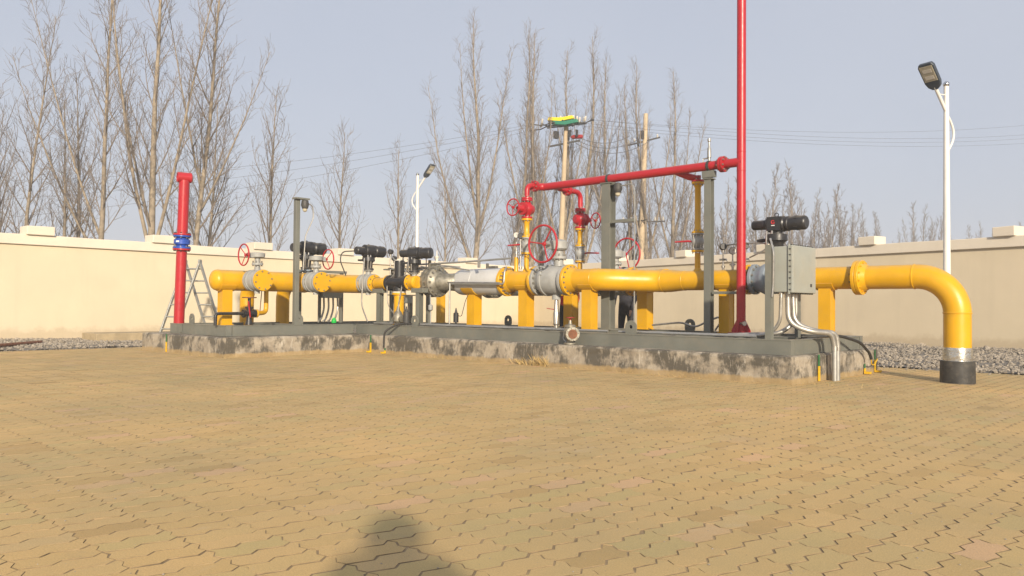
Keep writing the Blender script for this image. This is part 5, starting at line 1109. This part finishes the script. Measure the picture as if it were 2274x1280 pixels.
def standing(label, loc, H, face, jacket, hem, trousers, stoop=0.0):
    s = H / 1.75; f = V(face).normalized(); sd = f.cross(Z) ; J = {}
    def P(side, fw, z): return sd * side * s + f * fw * s + Z * z * s
    J['pelvis'] = P(0, 0, .95); J['belly'] = P(0, .01, 1.1); J['chest'] = P(0, stoop * .3, 1.32); J['neck'] = P(0, .02 + stoop * .5, 1.5); J['jaw'] = P(0, .045 + stoop * .6, 1.57); J['head'] = P(0, .03 + stoop * .65, 1.66); J['crown'] = P(0, .02 + stoop * .65, 1.715); J['nose'] = P(0, .125 + stoop * .62, 1.625)
    rad = {'pelvis': (.15 * s, .12 * s), 'belly': (.15 * s, .12 * s), 'chest': (.165 * s, .12 * s), 'neck': .055 * s, 'jaw': .065 * s, 'head': .082 * s, 'crown': .055 * s, 'nose': .013 * s}
    E = [('pelvis', 'belly'), ('belly', 'chest'), ('chest', 'neck'), ('neck', 'jaw'), ('jaw', 'head'), ('head', 'crown'), ('head', 'nose')]
    for g_, nm in ((-1, 'l'), (1, 'r')):
        for k, p, r_ in (('sh', P(g_ * .185, stoop * .35, 1.42), .065), ('el', P(g_ * .235, .03 + stoop * .3, 1.14), .048), ('wr', P(g_ * .2, .16 + stoop * .3, .93), .032), ('palm', P(g_ * .19, .2 + stoop * .3, .86), .028), ('hip', P(g_ * .095, 0, .88), .095), ('kn', P(g_ * .11, .03, .50), .062), ('an', P(g_ * .115, 0, .09), .045), ('toe', P(g_ * .13, .17, .035), .035), ('heel', P(g_ * .11, -.04, .04), .035)):
            J[nm + k] = p; rad[nm + k] = r_ * s
        E += [('chest', nm + 'sh'), (nm + 'sh', nm + 'el'), (nm + 'el', nm + 'wr'), (nm + 'wr', nm + 'palm'), ('pelvis', nm + 'hip'), (nm + 'hip', nm + 'kn'), (nm + 'kn', nm + 'an'), (nm + 'an', nm + 'toe'), (nm + 'an', nm + 'heel')]
        for q, (dx, L) in enumerate(((-.025, .08), (-.009, .09), (.008, .085), (.024, .07))):
            a = J[nm + 'palm'] + f * dx * s; J[nm + 'f%d' % q] = a - Z * L * .55 * s + f * .01 * s; J[nm + 'g%d' % q] = a - Z * L * s - sd * g_ * .02 * s; rad[nm + 'f%d' % q] = .009; rad[nm + 'g%d' % q] = .008
            E += [(nm + 'palm', nm + 'f%d' % q), (nm + 'f%d' % q, nm + 'g%d' % q)]
        J[nm + 'th'] = J[nm + 'wr'] + f * .045 * s - Z * .07 * s; rad[nm + 'th'] = .01; E.append((nm + 'wr', nm + 'th'))
    wz = .94 * s
    def mf(c):
        if c.z > 1.52 * s: return 'skin'
        if any((c - J[k + 'palm']).length < .115 * s and (c - J[k + 'palm']).dot(J[k + 'palm'] - J[k + 'wr']) > -.002 for k in 'lr'): return 'skin'
        if c.z > hem or any((c - J[k + 'wr']).length < .08 * s for k in 'lr'): return jacket
        return 'shoe' if c.z < .075 * s else trousers
    return person(label, J, E, rad, mf, ((J['head'] + V(0, 0, .02)), .107 * s, f), loc)
standing('person in red jacket and black trousers behind the big ball valve', (-10.55, 12.75, -.0), 1.66, (.55, -.8, 0), 'cloth_red', .93, 'cloth_black', .1)
standing('person in long dark jacket behind the skid near the thick column', (-9.06, 12.75, 0), 1.64, (.2, -.95, 0), 'cloth_dark', .76, 'cloth_black', .15)
# the photographer, crouching behind the camera: only the shadow reaches the picture
def crouch():
    f = F0; sd = f.cross(Z); J = {}; rad = {}
    def P(s_, fw, z): return sd * s_ + f * fw + Z * z
    UPZ = .07; SH = f * .17 + sd * .10
    base = dict(pelvis=(0, -.62, .36, (.16, .13)), belly=(0, -.58, .52, (.16, .13)), chest=(0, -.50, .83, (.19, .14)), neck=(0, -.45, .98, .075), jaw=(0, -.42, 1.0, .068), head=(0, -.43, 1.08, .088), crown=(0, -.44, 1.14, .06), nose=(0, -.33, 1.05, .014))
    for k, v in base.items(): J[k] = P(*v[:3]) + SH + Z * UPZ; rad[k] = v[3]
    E = [('pelvis', 'belly'), ('belly', 'chest'), ('chest', 'neck'), ('neck', 'jaw'), ('jaw', 'head'), ('head', 'crown'), ('head', 'nose')]
    for g_, nm in ((-1, 'l'), (1, 'r')):
        for k, v in dict(sh=(.16 * g_, -.47, .965, .085), el=(.26 * g_, -.3, .74, .055), wr=(.11 * g_, -.12, .84, .033), palm=(.08 * g_, -.085, .88, .028), hip=(.11 * g_, -.58, .36, .1), kn=(.2 * g_, -.22, .48, .07), an=(.16 * g_, -.45, .09, .05), toe=(.18 * g_, -.26, .04, .038), heel=(.16 * g_, -.5, .04, .036)).items(): J[nm + k] = P(*v[:3]) + (SH if k not in ('wr', 'palm') else sd * .03 - f * .02) + Z * (UPZ if k in ('sh', 'el', 'hip') else UPZ * .5 if k == 'kn' else .03 if k in ('wr', 'palm') else 0); rad[nm + k] = v[3]
        E += [('chest', nm + 'sh'), (nm + 'sh', nm + 'el'), (nm + 'el', nm + 'wr'), (nm + 'wr', nm + 'palm'), ('pelvis', nm + 'hip'), (nm + 'hip', nm + 'kn'), (nm + 'kn', nm + 'an'), (nm + 'an', nm + 'toe'), (nm + 'an', nm + 'heel')]
        for q in range(4):
            J[nm + 'f%d' % q] = J[nm + 'palm'] + P(-.03 * g_, .015, .03 - .018 * q); J[nm + 'g%d' % q] = J[nm + 'palm'] + P(-.06 * g_, .005, .03 - .018 * q); rad[nm + 'f%d' % q] = .009; rad[nm + 'g%d' % q] = .008; E += [(nm + 'palm', nm + 'f%d' % q), (nm + 'f%d' % q, nm + 'g%d' % q)]
        J[nm + 'th'] = J[nm + 'palm'] + P(-.03 * g_, -.04, .02); rad[nm + 'th'] = .01; E.append((nm + 'palm', nm + 'th'))
    def mf(c):
        if c.z > 1.085: return 'skin'
        fw = c.dot(f)
        if fw > -.07 and c.z > .8: return 'skin'
        if c.z < .08: return 'shoe'
        return 'cloth_dark' if (c.z > .62) else 'cloth_black'
    person('person crouching with raised hands, whose shadow falls on the front paving', J, E, rad, mf, (J['head'] + V(0, 0, .01), .118, f))
crouch()

# ================================================================== HAZE
def haze():
    m = bpy.data.materials.new('winter_haze'); m.use_nodes = True; nt = m.node_tree; nt.nodes.clear()
    o = N(nt, 'ShaderNodeOutputMaterial'); v = N(nt, 'ShaderNodeVolumePrincipled'); v.inputs['Color'].default_value = (.86, .9, .97, 1); v.inputs['Density'].default_value = .0022; v.inputs['Anisotropy'].default_value = .0
    nt.links.new(v.outputs[0], o.inputs['Volume'])
    b = MB().box((0, 0, 8.0), (860, 860, 18.4)).build('haze', m, smooth=False); tag(b, 'thin pale winter haze filling the air over the whole yard', 'haze', kind='stuff')
haze()
